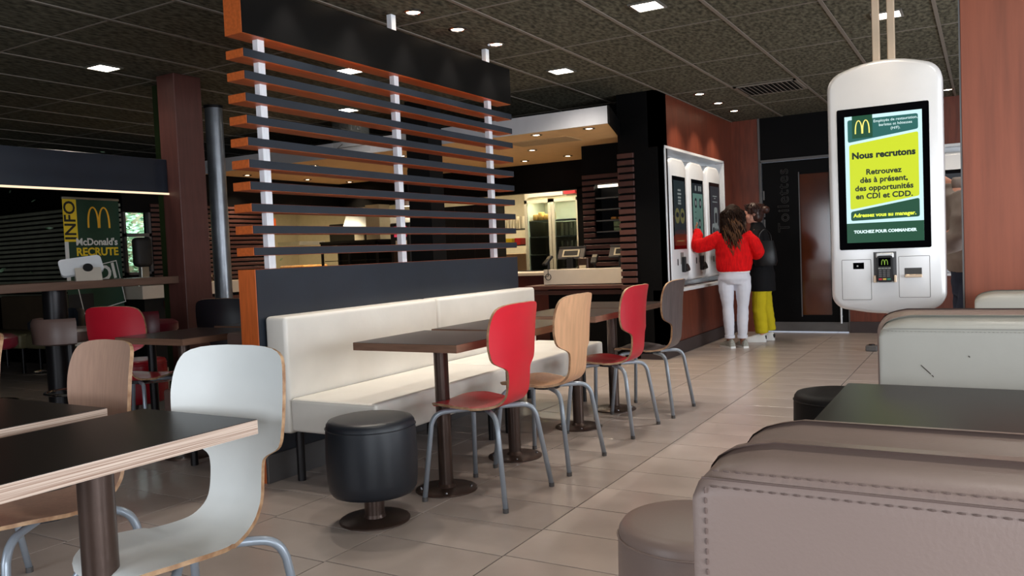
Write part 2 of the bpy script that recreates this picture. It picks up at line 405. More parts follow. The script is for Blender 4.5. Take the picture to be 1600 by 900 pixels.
# ---- brown wall on the left of the passage, with a recess for the order terminals
XW = -2.904
wb = bmesh.new()
N0, N1, NZ0, NZ1 = 8.27, 10.44, 0.72, 2.2
box(wb, XW - 0.10, 8.06, 0.0, XW, YB + 0.1, NZ0); box(wb, XW - 0.10, 8.06, NZ1, XW, YB + 0.1, CH)
box(wb, XW - 0.10, 8.06, NZ0, XW, N0, NZ1); box(wb, XW - 0.10, N1, NZ0, XW, YB + 0.1, NZ1)
wall_brown = struct(obj('wall_kiosk', wb, M['brown_wood']))
rc = bmesh.new()
box(rc, XW - 0.24, N0, NZ0 - 0.0, XW - 0.22, N1, NZ1)
box(rc, XW - 0.22, N0 - 0.02, NZ0 - 0.035, XW + 0.012, N1 + 0.02, NZ0, bev=0.003)
box(rc, XW - 0.22, N0 - 0.02, NZ1, XW + 0.012, N1 + 0.02, NZ1 + 0.03, bev=0.003)
box(rc, XW - 0.22, N0 - 0.03, NZ0, XW + 0.012, N0, NZ1, bev=0.003)
box(rc, XW - 0.22, N1, NZ0, XW + 0.012, N1 + 0.03, NZ1, bev=0.003)
obj('recess_lining', rc, M['white_gloss'], wall_brown)
obj('counter_ledge', bx(XW, N0 - 0.02, NZ0 - 0.035, XW + 0.10, N1 + 0.02, NZ0, bev=0.004), M['white_gloss'], wall_brown)
wallbox('baseboard_kiosk', M['skirting'], XW, 8.06, 0, XW + 0.02, YB, 0.14)

# ---- black wall end with ribs
wa = wallbox('wall_black', M['black_wall'], -3.34, 8.06, 0, XW - 0.0, 8.35, CH)
for k in range(21):
    z = 0.66 + k * 0.0725
    obj('rib', bx(-3.345, 8.03, z, -3.165, 8.06, z + 0.05, bev=0.003), M['rib_red'], wa)
wallbox('baseboard_black', M['skirting'], -3.16, 8.045, 0, XW, 8.06, 0.13)

# ---- recessed ribbed wall with bakery shelves
wr = bmesh.new()
box(wr, -3.98, 8.52, 2.02, -3.34, 8.7, CH); box(wr, -3.98, 8.52, 0, -3.83, 8.7, 2.02); box(wr, -3.83, 8.52, 0, -3.34, 8.7, 1.34); box(wr, -3.83, 8.52, 1.92, -3.34, 8.7, 2.02)
box(wr, -3.98, 8.7, 0, -3.34, 9.0, CH)
wrib = struct(obj('wall_ribbed_right', wr, M['black_wall']))
for k in range(16):
    z = 0.98 + k * 0.066
    if 1.30 < z < 1.90: obj('rib', bx(-3.975, 8.49, z, -3.83, 8.52, z + 0.045, bev=0.003), M['rib_red'], wrib)
    else: obj('rib', bx(-3.975, 8.49, z, -3.345, 8.52, z + 0.045, bev=0.003), M['rib_red'], wrib)

# ---- back wall with the toilet door and brown panels
wallbox('wall_back', M['brown_wood'], -3.0, YB, 0, -2.545, YB + 0.15, CH)
wallbox('wall_back_upper', M['black_wall'], -2.545, YB, 2.235, -1.5, YB + 0.15, CH)
wbr = bmesh.new()
box(wbr, -1.5, YB, 0, -0.85, YB + 0.12, CH); box(wbr, -0.85, YB, 0, 1.3, YB + 0.12, 0.72); box(wbr, -0.85, YB, 2.2, 1.3, YB + 0.12, CH); box(wbr, 1.3, YB, 0, 4.4, YB + 0.12, CH)
wback2 = struct(obj('wall_back_right', wbr, M['brown_wood']))
rc = bmesh.new()
box(rc, -0.85, YB + 0.2, 0.72, 1.3, YB + 0.22, 2.2); box(rc, -0.87, YB - 0.012, 2.2, 1.32, YB + 0.2, 2.23); box(rc, -0.87, YB - 0.05, 0.69, 1.32, YB + 0.2, 0.72)
box(rc, -0.88, YB - 0.012, 0.72, -0.85, YB + 0.2, 2.2); box(rc, 1.3, YB - 0.012, 0.72, 1.33, YB + 0.2, 2.2)
obj('recess_lining', rc, M['white_gloss'], wback2)
wallbox('baseboard_back', M['skirting'], -1.49, YB - 0.02, 0, 4.4, YB, 0.14)
wallbox('trim_4', M['skirting_grey'], -2.56, YB - 0.01, 0, -2.535, YB, CH)
wallbox('trim_5', M['skirting_grey'], -1.505, YB - 0.012, 0, -1.49, YB, 0.4)
door = struct(thing('door_1', None, None, (-2.04, YB, 0)))
dj = bmesh.new(); box(dj, -0.50, -0.02, 2.205, 0.53, 0.08, 2.235); box(dj, -0.505, -0.02, 0, -0.485, 0.08, 2.22)
obj('door_frame', dj, M['skirting_grey'], door)
db = bmesh.new()
box(db, -0.48, 0.01, 0.13, -0.02, 0.06, 2.2); box(db, 0.34, 0.01, 0.13, 0.54, 0.06, 2.2); box(db, -0.02, 0.01, 2.02, 0.34, 0.06, 2.2); box(db, -0.02, 0.01, 0.13, 0.34, 0.06, 0.22)
obj('door_leaf', db, M['black_wall'], door)
obj('door_glass', bx(-0.02, 0.03, 0.22, 0.34, 0.04, 2.02), mat('amber_glass', srgb(74, 34, 16), 0.10, var=0.25, vscale=2.5, spec=0.6), door)
obj('glazing_bead', bx(-0.03, 0.004, 0.2, -0.018, 0.012, 2.05), M['skirting_grey'], door)
obj('kick_plate', bx(-0.48, 0.002, 0.012, 0.54, 0.012, 0.13), M['skirting_grey'], door)
tb = bmesh.new(); tube(tb, [(0.455, -0.05, 0.12), (0.455, -0.05, 0.55)], 0.011, 10); box(tb, 0.448, -0.05, 0.2, 0.462, 0.01, 0.21); box(tb, 0.448, -0.05, 0.5, 0.462, 0.01, 0.51)
obj('pull_bar', tb, M['post_white'], door)
for z in (1.72, 1.5, 1.35): obj('hinge', bx(-0.475, -0.006, z, -0.455, 0.012, z + 0.12, bev=0.003), M['skirting_grey'], door)
text('door_lettering', 'Toilettes', 0.20, M['outline_grey'], plane_mw((-0.215, -0.001, 1.70), (0, 0, 1), (-1, 0, 0)), door, outline=0.0018, spacing=1.12)

# ---- white soffit over the service counter
sf = bmesh.new()
prism(sf, [(-3.05, 7.15), (-3.34, 8.06), (-3.34, 8.53), (-3.96, 8.53), (-3.96, 9.72), (-8.72, 9.72), (-8.72, 7.15)], 'z', 2.35, 2.51)
soffit = struct(obj('ceiling_soffit', sf, M['soffit']))
obj('fascia', bx(-8.72, 7.13, 2.345, -3.05, 7.15, 2.51), M['soffit_face'], soffit)
rt = bmesh.new(); prism(rt, [(-3.05, 7.13), (-3.33, 8.06), (-3.31, 8.06), (-3.03, 7.13)], 'z', 2.345, 2.51); obj('end_return', rt, M['black_wall'], soffit)
rt = bmesh.new(); prism(rt, [(-3.97, 8.5), (-3.97, 9.7), (-8.6, 9.7), (-8.6, 8.5)], 'z', 2.51, CH); obj('recessed_neck', rt, M['plenum'], soffit)
vb = bmesh.new(); box(vb, -4.45, 7.62, 2.343, -3.72, 8.0, 2.35, bev=0.002); obj('access_hatch', vb, M['card'], soffit)

# ---- left kitchen walls
w2 = bmesh.new()
box(w2, -8.85, 6.0, 0, -8.72, 8.2, 1.10); box(w2, -8.85, 6.0, 1.84, -8.72, 8.2, 2.36); box(w2, -8.85, 6.36, 1.10, -8.72, 8.2, 1.84)
box(w2, -8.85, 8.2, 1.98, -8.72, 9.8, 2.36); box(w2, -8.85, 8.2, 0, -8.72, 9.8, 0.9)

wside = struct(obj('wall_ribbed_left', w2, M['black_wall']))
for k in range(18):
    z = 0.93 + k * 0.0575
    obj('rib', bx(-8.72, 6.36, z, -8.695, 8.18, z + 0.036, bev=0.003), M['rib_red'], wside)
wf = struct(thing('window_10', None, None, (-8.74, 6.0, 1.1)))
fb = bmesh.new(); box(fb, -0.03, 0, 0, 0.03, 0.03, 0.74); box(fb, -0.03, 0.33, 0, 0.03, 0.36, 0.74); box(fb, -0.03, 0, 0.45, 0.03, 0.36, 0.49); box(fb, -0.03, 0, 0, 0.03, 0.36, 0.03)
obj('window_frame', fb, M['skirting_grey'], wf)
glass = mat('window_glass', srgb(235, 245, 245), 0.0, trans=1.0, var=0.0)
obj('pane', bx(-0.004, 0.03, 0.49, 0.0, 0.33, 0.74), glass, wf); obj('pane', bx(-0.004, 0.03, 0.03, 0.0, 0.33, 0.45), glass, wf)
w1 = wallbox('wall_ribbed_back', M['black_wall'], -14.8, 6.0, 0, -8.76, 6.03, 2.36)
for k in range(19):
    z = 0.86 + k * 0.058
    obj('rib', bx(-13.5, 5.975, z, -8.75, 6.0, z + 0.036, bev=0.003), M['rib_dark'], w1)
wallB = bmesh.new()
box(wallB, -8.85, 9.72, 1.97, -3.9, 9.85, 2.36); box(wallB, -4.63, 9.72, 0, -3.9, 9.85, 2.0); box(wallB, -8.85, 9.72, 0, -4.63, 9.85, 0.92)
struct(obj('wall_kitchen_front', wallB, M['black_wall']))
wallbox('wall_kitchen_back', M['cream_wall'], -14.8, 12.6, 0, -3.2, 12.75, 2.45)
wallbox('wall_kitchen_left', M['cream_wall'], -12.6, 8.1, 0, -12.5, 12.6, 2.45)
wallbox('wall_kitchen_partition', M['cream_wall'], -12.6, 8.1, 0, -8.85, 8.2, 2.45)
wallbox('ceiling_light_block', M['black_wall'], -14.8, 6.03, 2.38, -8.86, 8.2, 2.45)  # unseen slab, added to keep the outdoor lamp off the ceiling
area('outdoor_daylight', (-10.3, 7.1, 2.3), (0, 0, 0), 2.4, 1.5, 90, (0.86, 0.97, 1.0))
wallbox('wall_kitchen_right', M['cream_wall'], -3.9, 8.9, 0, -3.8, 12.6, 2.45)
wallbox('ceiling_kitchen', M['cream_wall'], -12.6, 9.85, 2.40, -3.8, 12.6, 2.45)
wallbox('ceiling_kitchen_left', M['cream_wall'], -12.6, 8.2, 2.40, -8.85, 9.85, 2.45)
area('kitchen_lamp', (-7.2, 11.2, 2.38), (0, 0, 0), 4.0, 0.3, 70, (1.0, 0.88, 0.70))
area('kitchen_lamp', (-5.4, 10.1, 2.38), (0, 0, 0), 0.9, 0.2, 16, (1.0, 0.88, 0.70))  # extra lamp without a fixture, added to brighten the fridge front
area('kitchen_lamp', (-10.8, 10.0, 2.38), (0, 0, 0), 1.0, 2.0, 45, (1.0, 0.88, 0.68))

# ---- black pillar in the counter hall
wallbox('trim_6', M['black_soft'], -5.2, 6.86, 0, -4.92, 7.1, CH)
# ---- wood pillar (left), green posts, steel duct, right wood pillar
def pillar(label, m, x0, y0, x1, y1):
    o = struct(obj('wall_pillar', bx(x0, y0, 0, x1, y1, CH, bev=0.004), m)); return o
pillar('', M['wine_wood'], -6.02, 4.53, -5.80, 4.80)
pillar('', M['column_wood'], -0.098, 4.46, 0.75, 4.86)
wallbox('trim_7', M['skirting_grey'], -0.103, 4.452, 0.0, -0.096, 4.468, CH)
gp = thing('green_post', 'dark green frame post with a lime edge, left of the wine-coloured wood pillar', 'post', (-6.28, 4.76, 0), group=None)
obj('post', bx(-0.05, -0.05, 0, 0.05, 0.05, CH - 0.01, bev=0.004), M['dark_green_post'], gp); obj('edge_strip', bx(0.05, -0.02, 0, 0.062, 0.02, CH - 0.6), M['green_post'], gp)
gp2 = thing('green_post', 'slim lime green frame post between the wine-coloured pillar and the steel duct', 'post', (-6.30, 5.13, 0))
obj('post', bx(-0.02, -0.02, 0, 0.02, 0.02, CH - 0.01, bev=0.003), M['dark_green_post'], gp2); obj('edge_strip', bx(0.02, -0.014, 0, 0.03, 0.014, CH - 0.2), M['green_post'], gp2)
cy = thing('steel_duct', 'round brushed steel column standing behind the dark slatted screen end', 'column', (-6.72, 5.70, 0))
cb = bmesh.new(); cyl(cb, 0, 0, 0, CH - 0.02, 0.086, n=40, cap=False); obj('duct', cb, M['cyl_steel'], cy, smooth=True)
cb = bmesh.new(); cyl(cb, 0, 0, CH - 0.03, CH - 0.005, 0.095, n=40); obj('collar', cb, M['dark_steel'], cy, smooth=True)

# ---- header beam with warm light strip, left
hd = struct(obj('trim_8', bx(-6.10, -0.5, 1.79, -5.95, 4.53, 2.075, bev=0.003), mat('navy_header', srgb(20, 28, 40), 0.35, var=0.1)))
obj('light_strip', bx(-5.955, -0.5, 1.780, -5.94, 4.53, 1.795), E['strip'], hd)

ORD = ['leftmost', 'second from the left', 'third from the left', 'fourth from the left', 'fifth from the left', 'rightmost']
# ================================================================== CEILING LIGHTS
def square_light(x, y, label, power=14, s=0.085, col=(1.0, 0.93, 0.84)):
    t = thing('ceiling_light', label, 'light', (x, y, CH), group='square recessed ceiling lights')
    b = bmesh.new()
    for a in ((-s - .018, -s - .018, s + .018, -s), (-s - .018, s, s + .018, s + .018), (-s - .018, -s, -s, s), (s, -s, s + .018, s)):
        box(b, a[0], a[1], -0.012, a[2], a[3], -0.002)
    obj('frame', b, M['steel_grey'], t)
    obj('diffuser', bx(-s, -s, -0.009, s, s, -0.004), E['lamp'], t)
    if power: lamp_spot(t, (0, 0, -0.03), power, col, 140, 0.8, 0.06)
    return t
square_light(-6.04, 4.07, 'square ceiling light left of the wine-coloured pillar, above the header beam', 8)
square_light(-1.93, 5.25, 'largest square ceiling light, at the top edge right of the slatted screen', 60)
square_light(-3.26, 6.62, 'square ceiling light just right of the slatted screen, before the white soffit', 40)
square_light(-4.64, 5.40, 'square ceiling light seen through the gap under the screen header', 5)
square_light(-5.90, 6.77, 'small far square ceiling light seen through the upper screen slats', 5)
square_light(-0.60, 6.56, 'square ceiling light behind the two poles of the hanging kiosk', 60)
square_light(0.25, 1.55, 'added square ceiling light brightening the near taupe benches, out of the frame', 26)  # unseen fitting, added to light the tops of the near benches
square_light(0.25, 3.35, 'added square ceiling light brightening the pale bench pair, out of the frame', 22)  # likewise added out of view, for the bench and table tops
square_light(-1.9, 2.7, 'added square ceiling light brightening the black drum stool, out of the frame', 20)  # added out of view to brighten the stool
def round_light(x, y, z, label, power, group, col=(1.0, 0.82, 0.62), r=0.045, size=100, lamp='warm', ring='chrome', tilt=0.0):
    t = thing('round_spotlight', label, 'light', (x, y, z), group=group)
    b = bmesh.new(); lathe(b, 0, 0, [(r + 0.022, 0.0), (r + 0.022, -0.006), (r + 0.006, -0.010), (r, -0.004), (r, 0.0)], 24); obj('ring', b, M[ring], t, smooth=True)
    b = bmesh.new(); lathe(b, 0, 0, [(0, -0.006), (r * 0.8, -0.0055), (r, -0.003)], 24); obj('bulb', b, E[lamp], t)
    if power: lamp_spot(t, (0, 0, -0.02), power, col, size, 0.7, 0.02, tilt)
    return t
W = (1.0, 0.90, 0.78)
for yy, lb in ((3.35, 'round spotlight out at the near end over the white banquette'), (3.88, 'second round spotlight above the near white banquette'), (4.41, 'nearest of three round spotlights above the screen header'), (4.93, 'middle of three round spotlights above the screen header'), (5.46, 'farthest of three round spotlights above the screen header')):
    round_light(-3.235, yy, CH, lb, 34, 'round spotlights above the screen', W, size=84, tilt=16)
round_light(0.04, 5.02, CH, 'added round spotlight hidden behind the right wood pillar, brightening the grey hoodie', 22, 'round spotlights along the kiosk wall', (1, .9, .8), size=120)  # added out of sight to light the person in the hoodie
round_light(-0.50, 3.95, CH, 'added round spotlight warming the hanging kiosk, out of the frame', 22, 'round spotlights along the kiosk wall', (1, .80, .58), size=80)  # unseen spotlight, added for the warm light on the kiosk top
for yy, lb in ((8.62, 'nearest of the three round spotlights before the brown kiosk wall'), (9.32, 'middle of the three round spotlights before the brown kiosk wall'), (10.0, 'farthest of the three round spotlights before the brown kiosk wall')):
    round_light(-2.62, yy, CH, lb, 26, 'round spotlights along the kiosk wall', (1, .84, .66), size=95)
round_light(-0.55, 8.65, CH, 'small round spotlight right of the kiosk poles near the right pillar', 8, 'round spotlights along the back wall')
round_light(-0.35, 10.35, CH, 'round spotlight hidden behind the hanging kiosk over the back recess', 22, 'round spotlights along the back wall', size=95)
for (x, y), lb in (((-3.32, 7.3), 'soffit downlight nearest the black wall end'), ((-3.90, 7.3), 'soffit downlight beside the access hatch, front left'), ((-4.52, 8.34), 'soffit downlight behind the access hatch'), ((-5.12, 9.24), 'soffit downlight at the back edge, close to the screen'), ((-4.48, 9.19), 'soffit downlight at the back corner notch'), ((-8.45, 7.66), 'leftmost soffit downlight seen beside the steel column'), ((-8.40, 8.72), 'soffit downlight above the left ribbed wall, middle'), ((-8.30, 9.5), 'soffit downlight above the left ribbed wall, far'), ((-7.13, 7.52), 'soffit downlight seen between upper left slats'), ((-5.83, 7.6), 'soffit downlight seen beside the middle screen post')):
    round_light(x, y, 2.348, lb, 40, 'downlights in the white soffit', (1.0, 0.78, 0.52), r=0.038)
# warm bounce of the service counter lights
def vent(x, y, sx, sy, label):
    t = thing('ceiling_vent', label, 'vent', (x, y, CH))
    b = bmesh.new()
    for a in ((-sx, -sy, sx, -sy + .03), (-sx, sy - .03, sx, sy), (-sx, -sy, -sx + .03, sy), (sx - .03, -sy, sx, sy)): box(b, a[0], a[1], -0.014, a[2], a[3], -0.004)
    obj('frame', b, M['ceiling_bar'], t); obj('duct_opening', bx(-sx + .03, -sy + .03, -0.006, sx - .03, sy - .03, -0.004), M['plenum'], t)
    n = 12
    sl = bx(-0.014, -sy + .03, -0.002, 0.014, sy - .03, 0.001); sl.transform(Matrix.Rotation(R(35), 4, 'Y'))
    me_ = None
    for k in range(n):
        xx = -sx + 0.03 + (k + 0.5) * (2 * sx - 0.06) / n
        if me_ is None: o_ = obj('vent_slat', sl, M['ceiling_bar'], t); me_ = o_.data
        else: o_ = bpy.data.objects.new('vent_slat', me_); C.objects.link(o_); o_.parent = t
        o_.location = (xx, 0, -0.016)
vent(-1.92, 8.80, 0.31, 0.30, 'slatted metal ceiling vent near the passage to the toilet door')
vent(-9.3, 6.55, 0.3, 0.3, 'dark ceiling vent above the header beam on the far left') if False else None

# hanging glass sign with outlined letters
sg = thing('hanging_sign', 'clear glass ceiling sign with outlined letters and an arrow, seen through the slats', 'sign', (-6.02, 6.95, 2.50))
obj('glass_plate', bx(-0.26, -0.004, -0.16, 0.26, 0.004, 0.2), mat('sign_glass', srgb(120, 125, 125), 0.1, alpha=0.08, var=0.0), sg)
text('sign_lettering', 'SNDS', 0.13, M['outline_grey'], plane_mw((0, -0.007, 0.12), (1, 0, 0), (0, 0, 1)), sg, outline=0.002)
ar = bmesh.new(); tube(ar, [(-0.2, -0.008, -0.09), (0.2, -0.008, -0.09)], 0.005, 6); tube(ar, [(-0.12, -0.008, -0.05), (-0.2, -0.008, -0.09), (-0.12, -0.008, -0.13)], 0.005, 6); obj('arrow', ar, M['outline_grey'], sg)
for sx in (-0.2, 0.2):
    b = bmesh.new(); tube(b, [(sx, 0, 0.2), (sx, 0, CH - 2.5)], 0.003, 6); obj('wire', b, M['chrome'], sg)

# ================================================================== SLATTED SCREEN
XS, Y0, Y1 = -3.32, 3.03, 5.80
TH = 0.135
sc_ = thing('slatted_screen', 'tall partition screen of slate-fronted wood slats on three pale posts behind the white banquette', 'partition', (XS, Y0, 0))
def plank(name, z0, z1, front, m=None):
    L = Y1 - Y0
    o = obj(name, bx(-TH, 0, z0, -0.004, L, z1, bev=0.002), M['orange_wood_h'], sc_)
    obj('front_laminate', bx(-0.0045, 0.001, z0 + 0.001, 0.0, L - 0.001, z1 - 0.001), front, o)
    return o
plank('header_board', 2.372, 2.655, M['slate_dark'])
for k in range(10):
    zt = [2.294, 2.187, 2.080, 1.967, 1.858, 1.743, 1.585, 1.472, 1.365, 1.255][k]
zs = [2.294 - k * 0.1153 for k in range(10)]
for z in zs: plank('slat', z - 0.044, z, M['slate'])
L = Y1 - Y0
lp = obj('lower_panel', bx(-TH, 0.0, 0.0, -0.004, L, 1.14, bev=0.002), M['orange_wood'], sc_)
obj('front_laminate', bx(-0.0045, 0.002, 0.0, 0.0, L - 0.002, 1.139), M['slate'], lp)
obj('skirting_board', bx(0.0, 0.0, 0.0, 0.014, L, 0.15, bev=0.002), M['skirting_grey'], lp)
for y in (0.165, 1.335, 2.51):
    pb = bmesh.new(); box(pb, -0.085, y - 0.024, 1.14, -0.045, y + 0.024, CH - 0.004, bev=0.002)
    obj('post', pb, M['post_white'], sc_)
for z in zs:
    pass

# ================================================================== SEATING
def cushion(name, m, parent, x0, y0, z0, x1, y1, z1, bev=0.03, seg=4):
    return obj(name, bx(x0, y0, z0, x1, y1, z1, bev=bev, seg=seg), m, parent, smooth=True)
def loop_rect(x, y0, z0, y1, z1, r=0.02):
    return [(x, u, v) for u, v in rrect(y0, z0, y1, z1, r, 4)]
# white banquettes in front of the screen (two modules, along Y)
def banquette(label, y0, y1, m=M['white_vinyl'], side=1):
    t = thing('banquette', label, 'bench', (XS + 0.004, y0, 0), group='white banquettes along the slatted screen')
    w = y1 - y0
    b = cushion('backrest', m, t, 0.004, 0.003, 0.27, 0.155, w - 0.003, 0.888, 0.022)
    pp = bmesh.new(); tube(pp, [(0.148, u, v) for u, v in rrect(0.014, 0.285, w - 0.014, 0.876, 0.02, 4)], 0.0035, 6, closed=True)
    obj('piping', pp, m, b, smooth=True)
    s = cushion('seat', m, t, 0.158, 0.003, 0.285, 0.735, w - 0.003, 0.46, 0.02)
    pp = bmesh.new(); tube(pp, [(0.16, 0.008, 0.452), (0.722, 0.008, 0.452), (0.728, 0.014, 0.452), (0.728, w - 0.014, 0.452)], 0.003, 6); obj('piping', pp, m, s, smooth=True)
    for yy in (0.10, w - 0.10):
        for xx in (0.12, 0.60):
            lb = bmesh.new(); lathe(lb, xx, yy, [(0.0, 0.0), (0.022, 0.0), (0.022, 0.29), (0, 0.29)], 16); obj('leg', lb, M['dark_steel'], t, smooth=True)
    return t
banquette('white vinyl banquette at the near end of the screen, behind the black drum stool', 3.06, 4.43)
banquette('white vinyl banquette at the far end of the screen, behind the honey wood chair', 4.44, 5.79)

# plywood shell chair -------------------------------------------------
prof = catmull([(-.245, .425), (-.215, .447), (-.12, .452), (0, .442), (.09, .445), (.15, .462), (.190, .505), (.205, .57), (.212, .65), (.216, .74), (.226, .84), (.245, .938)], 6)
prof = [Vector((p[0], p[1], 0)) if len(p) == 2 else p for p in prof] if False else prof
def chair_mesh(wb=1.0, tilt=0.0):
    """one curved shell: seat, narrow waist, wide rounded backrest"""
    pts = catmull([(0, -.245, .425), (0, -.215, .447), (0, -.12, .452), (0, 0, .442), (0, .09, .445), (0, .15, .462), (0, .190, .505), (0, .205, .57), (0, .212, .65), (0, .216, .74), (0, .226, .84), (0, .245, .938)], 7)
    s = [0]
    for a, b in zip(pts, pts[1:]): s.append(s[-1] + (b - a).length)
    keysS = [(0.0, .0), (.004, .05), (.015, .095), (.04, .135), (.09, .172), (.16, .190), (.24, .180), (.31, .15), (.38, .118), (.44, .103), (.50, .100), (.545, .100), (.575, .104), (.590, .118), (.600, .150), (.612, .182), (.635, .203), (.69, .217), (.75, .220), (.80, .215), (.84, .204), (.858, .190), (.870, .170), (.879, .140), (.885, .10), (.888, .05)]
    tot = s[-1]; kmax = keysS[-1][0]
    def hw(t):
        t = t / tot * kmax
        for (a, wa_), (b, wb_) in zip(keysS, keysS[1:]):
            if a <= t <= b: return wa_ + (wb_ - wa_) * ((t - a) / (b - a) if b > a else 0)
        return 0.0
    # resample finer near ends
    N = 64; smp = []
    for i in range(N + 1):
        u = i / N; u = u - 0.06 * math.sin(4 * PI * u) / 2 if False else u
        smp.append(u * tot)
    extra = [tot * f for f in (0.002, 0.006, 0.012, 0.988, 0.994, 0.998)] + [tot * k / kmax for k in (0.575, 0.590, 0.600, 0.612, 0.622, 0.858, 0.870, 0.879, 0.884)]
    smp = sorted(set(smp + extra))
    def at(d):
        for i in range(len(s) - 1):
            if s[i] <= d <= s[i + 1] + 1e-9:
                t = (d - s[i]) / (s[i + 1] - s[i]); return pts[i].lerp(pts[i + 1], t), (pts[i + 1] - pts[i]).normalized()
        return pts[-1], (pts[-1] - pts[-2]).normalized()
    nu = 12; th = 0.012
    bm = bmesh.new(); top, bot = [], []
    for d in smp:
        p, t = at(d); nrm = Vector((0, -t.z, t.y))
        w = max(hw(d) if (d < tot * .04 or d > tot * .955) else sum(hw(d + q * tot) for q in (-.012, -.006, 0, .006, .012)) / 5, 0.006); f = d / tot
        bb = max(0, min(1, (f - 0.5) / 0.2)); w *= 1 + (wb - 1) * bb
        rt_, rb_ = [], []
        for k in range(nu + 1):
            x = -w + 2 * w * k / nu
            curv = (0.30 * (1 - bb) * (0.5 if f > .3 else 1) + 0.95 * bb) * x * x
            c = p + nrm * curv + Vector((x, 0, 0))
            rt_.append(bm.verts.new(c + nrm * th / 2)); rb_.append(bm.verts.new(c - nrm * th / 2))
        top.append(rt_); bot.append(rb_)
    n = len(top)
    for i in range(n - 1):
        for k in range(nu):
            f = bm.faces.new((top[i][k], top[i][k + 1], top[i + 1][k + 1], top[i + 1][k])); f.material_index = 0
            f = bm.faces.new((bot[i][k], bot[i + 1][k], bot[i + 1][k + 1], bot[i][k + 1])); f.material_index = 0
        for k in (0, nu):
            f = bm.faces.new((top[i][k], top[i + 1][k], bot[i + 1][k], bot[i][k])); f.material_index = 1
    for r_, q_ in ((top[0], bot[0]), (top[-1], bot[-1])):
        for k in range(nu):
            f = bm.faces.new((r_[k], r_[k + 1], q_[k + 1], q_[k])); f.material_index = 1
    return bm
LEGS = None
def make_chair(name, label, mt, loc, rz, rim=None, wb=1.0, group='plywood shell chairs', kind='wood'):
    global LEGS
    t = thing(name, label, 'chair', loc, rz, group)
    o = obj('seat_shell', chair_mesh(wb), [mt, rim or M['ply_rim']], t, smooth=35)
    if LEGS is None:
        LEGS = []
        for sx in (-1, 1):
            for sy in (-1, 1):
                fx = 0.225 * sx; fy = 0.235 if sy > 0 else -0.215
                b = bmesh.new()
                P = [(0.055 * sx, 0.05 * sy, .424), (0.10 * sx, 0.095 * sy, .424), (0.150 * sx, 0.145 * sy - 0.0, .420), (0.174 * sx, 0.172 * sy, .400), (0.186 * sx, 0.186 * sy, .365), (fx, fy, 0.012)]
                tube(b, catmull(P[:5], 5) + [Vector(P[5])], 0.0125, 10)
                me_ = bpy.data.meshes.new('leg'); bmesh.ops.recalc_face_normals(b, faces=b.faces)
                for f in b.faces: f.smooth = True
                b.to_mesh(me_); b.free(); me_.materials.append(M['steel_tube'])
                b = bmesh.new(); cyl(b, fx, fy, 0, 0.02, 0.014, n=12); mf = bpy.data.meshes.new('foot_cap'); b.to_mesh(mf); b.free(); mf.materials.append(M['skirting_grey'])
                LEGS.append((me_, mf))
    for ml, mf in LEGS:
        o = bpy.data.objects.new('leg', ml); C.objects.link(o); o.parent = t
        c = bpy.data.objects.new('foot_cap', mf); C.objects.link(c); c.parent = o
    b = bmesh.new(); cyl(b, 0, 0.0, 0.415, 0.434, 0.075, n=20); obj('mounting_plate', b, M['dark_steel'], t)
    return t
# chairs face -Y at rz=0 ; rz=-90deg -> facing -X
FX = -PI / 2
make_chair('shell_chair', 'bright red shell chair at the nearest table of the white banquette row', M['red_ply'], (-2.13, 3.335, 0), FX)
make_chair('shell_chair', 'honey maple shell chair between the two red ones, second in the row', M['maple_ply'], (-2.13, 3.985, 0), FX)
make_chair('shell_chair', 'red shell chair third in the banquette row, before the grey one', M['darkred_ply'], (-2.13, 4.87, 0), FX)
make_chair('shell_chair', 'dark grey-brown shell chair farthest in the banquette row, by the kiosk wall', M['grey_ply'], (-2.10, 5.53, 0), FX, rim=M['ply_rim'])
make_chair('shell_chair', 'white shell chair pulled up to the nearest dark table in the left foreground', M['white_ply'], (-1.85, 1.385, 0), R(2), wb=1.0)
make_chair('shell_chair', 'tan beech shell chair at the second foreground table, left of the white chair', M['tan_ply'], (-2.53, 1.42, 0), R(-8), wb=0.95)
make_chair('shell_chair', 'cropped red shell chair at the left edge of the picture, only a plywood rim showing', M['darkred_ply'], (-3.52, 1.55, 0), R(-8), wb=0.95)
make_chair('shell_chair', 'dull red shell chair before the dark table on the left behind the foreground', M['darkred_ply'], (-4.90, 3.41, 0), R(197))
make_chair('shell_chair', 'black shell chair beside the wine-coloured pillar, left of the screen end', M['black_ply'], (-4.74, 4.13, 0), R(200))

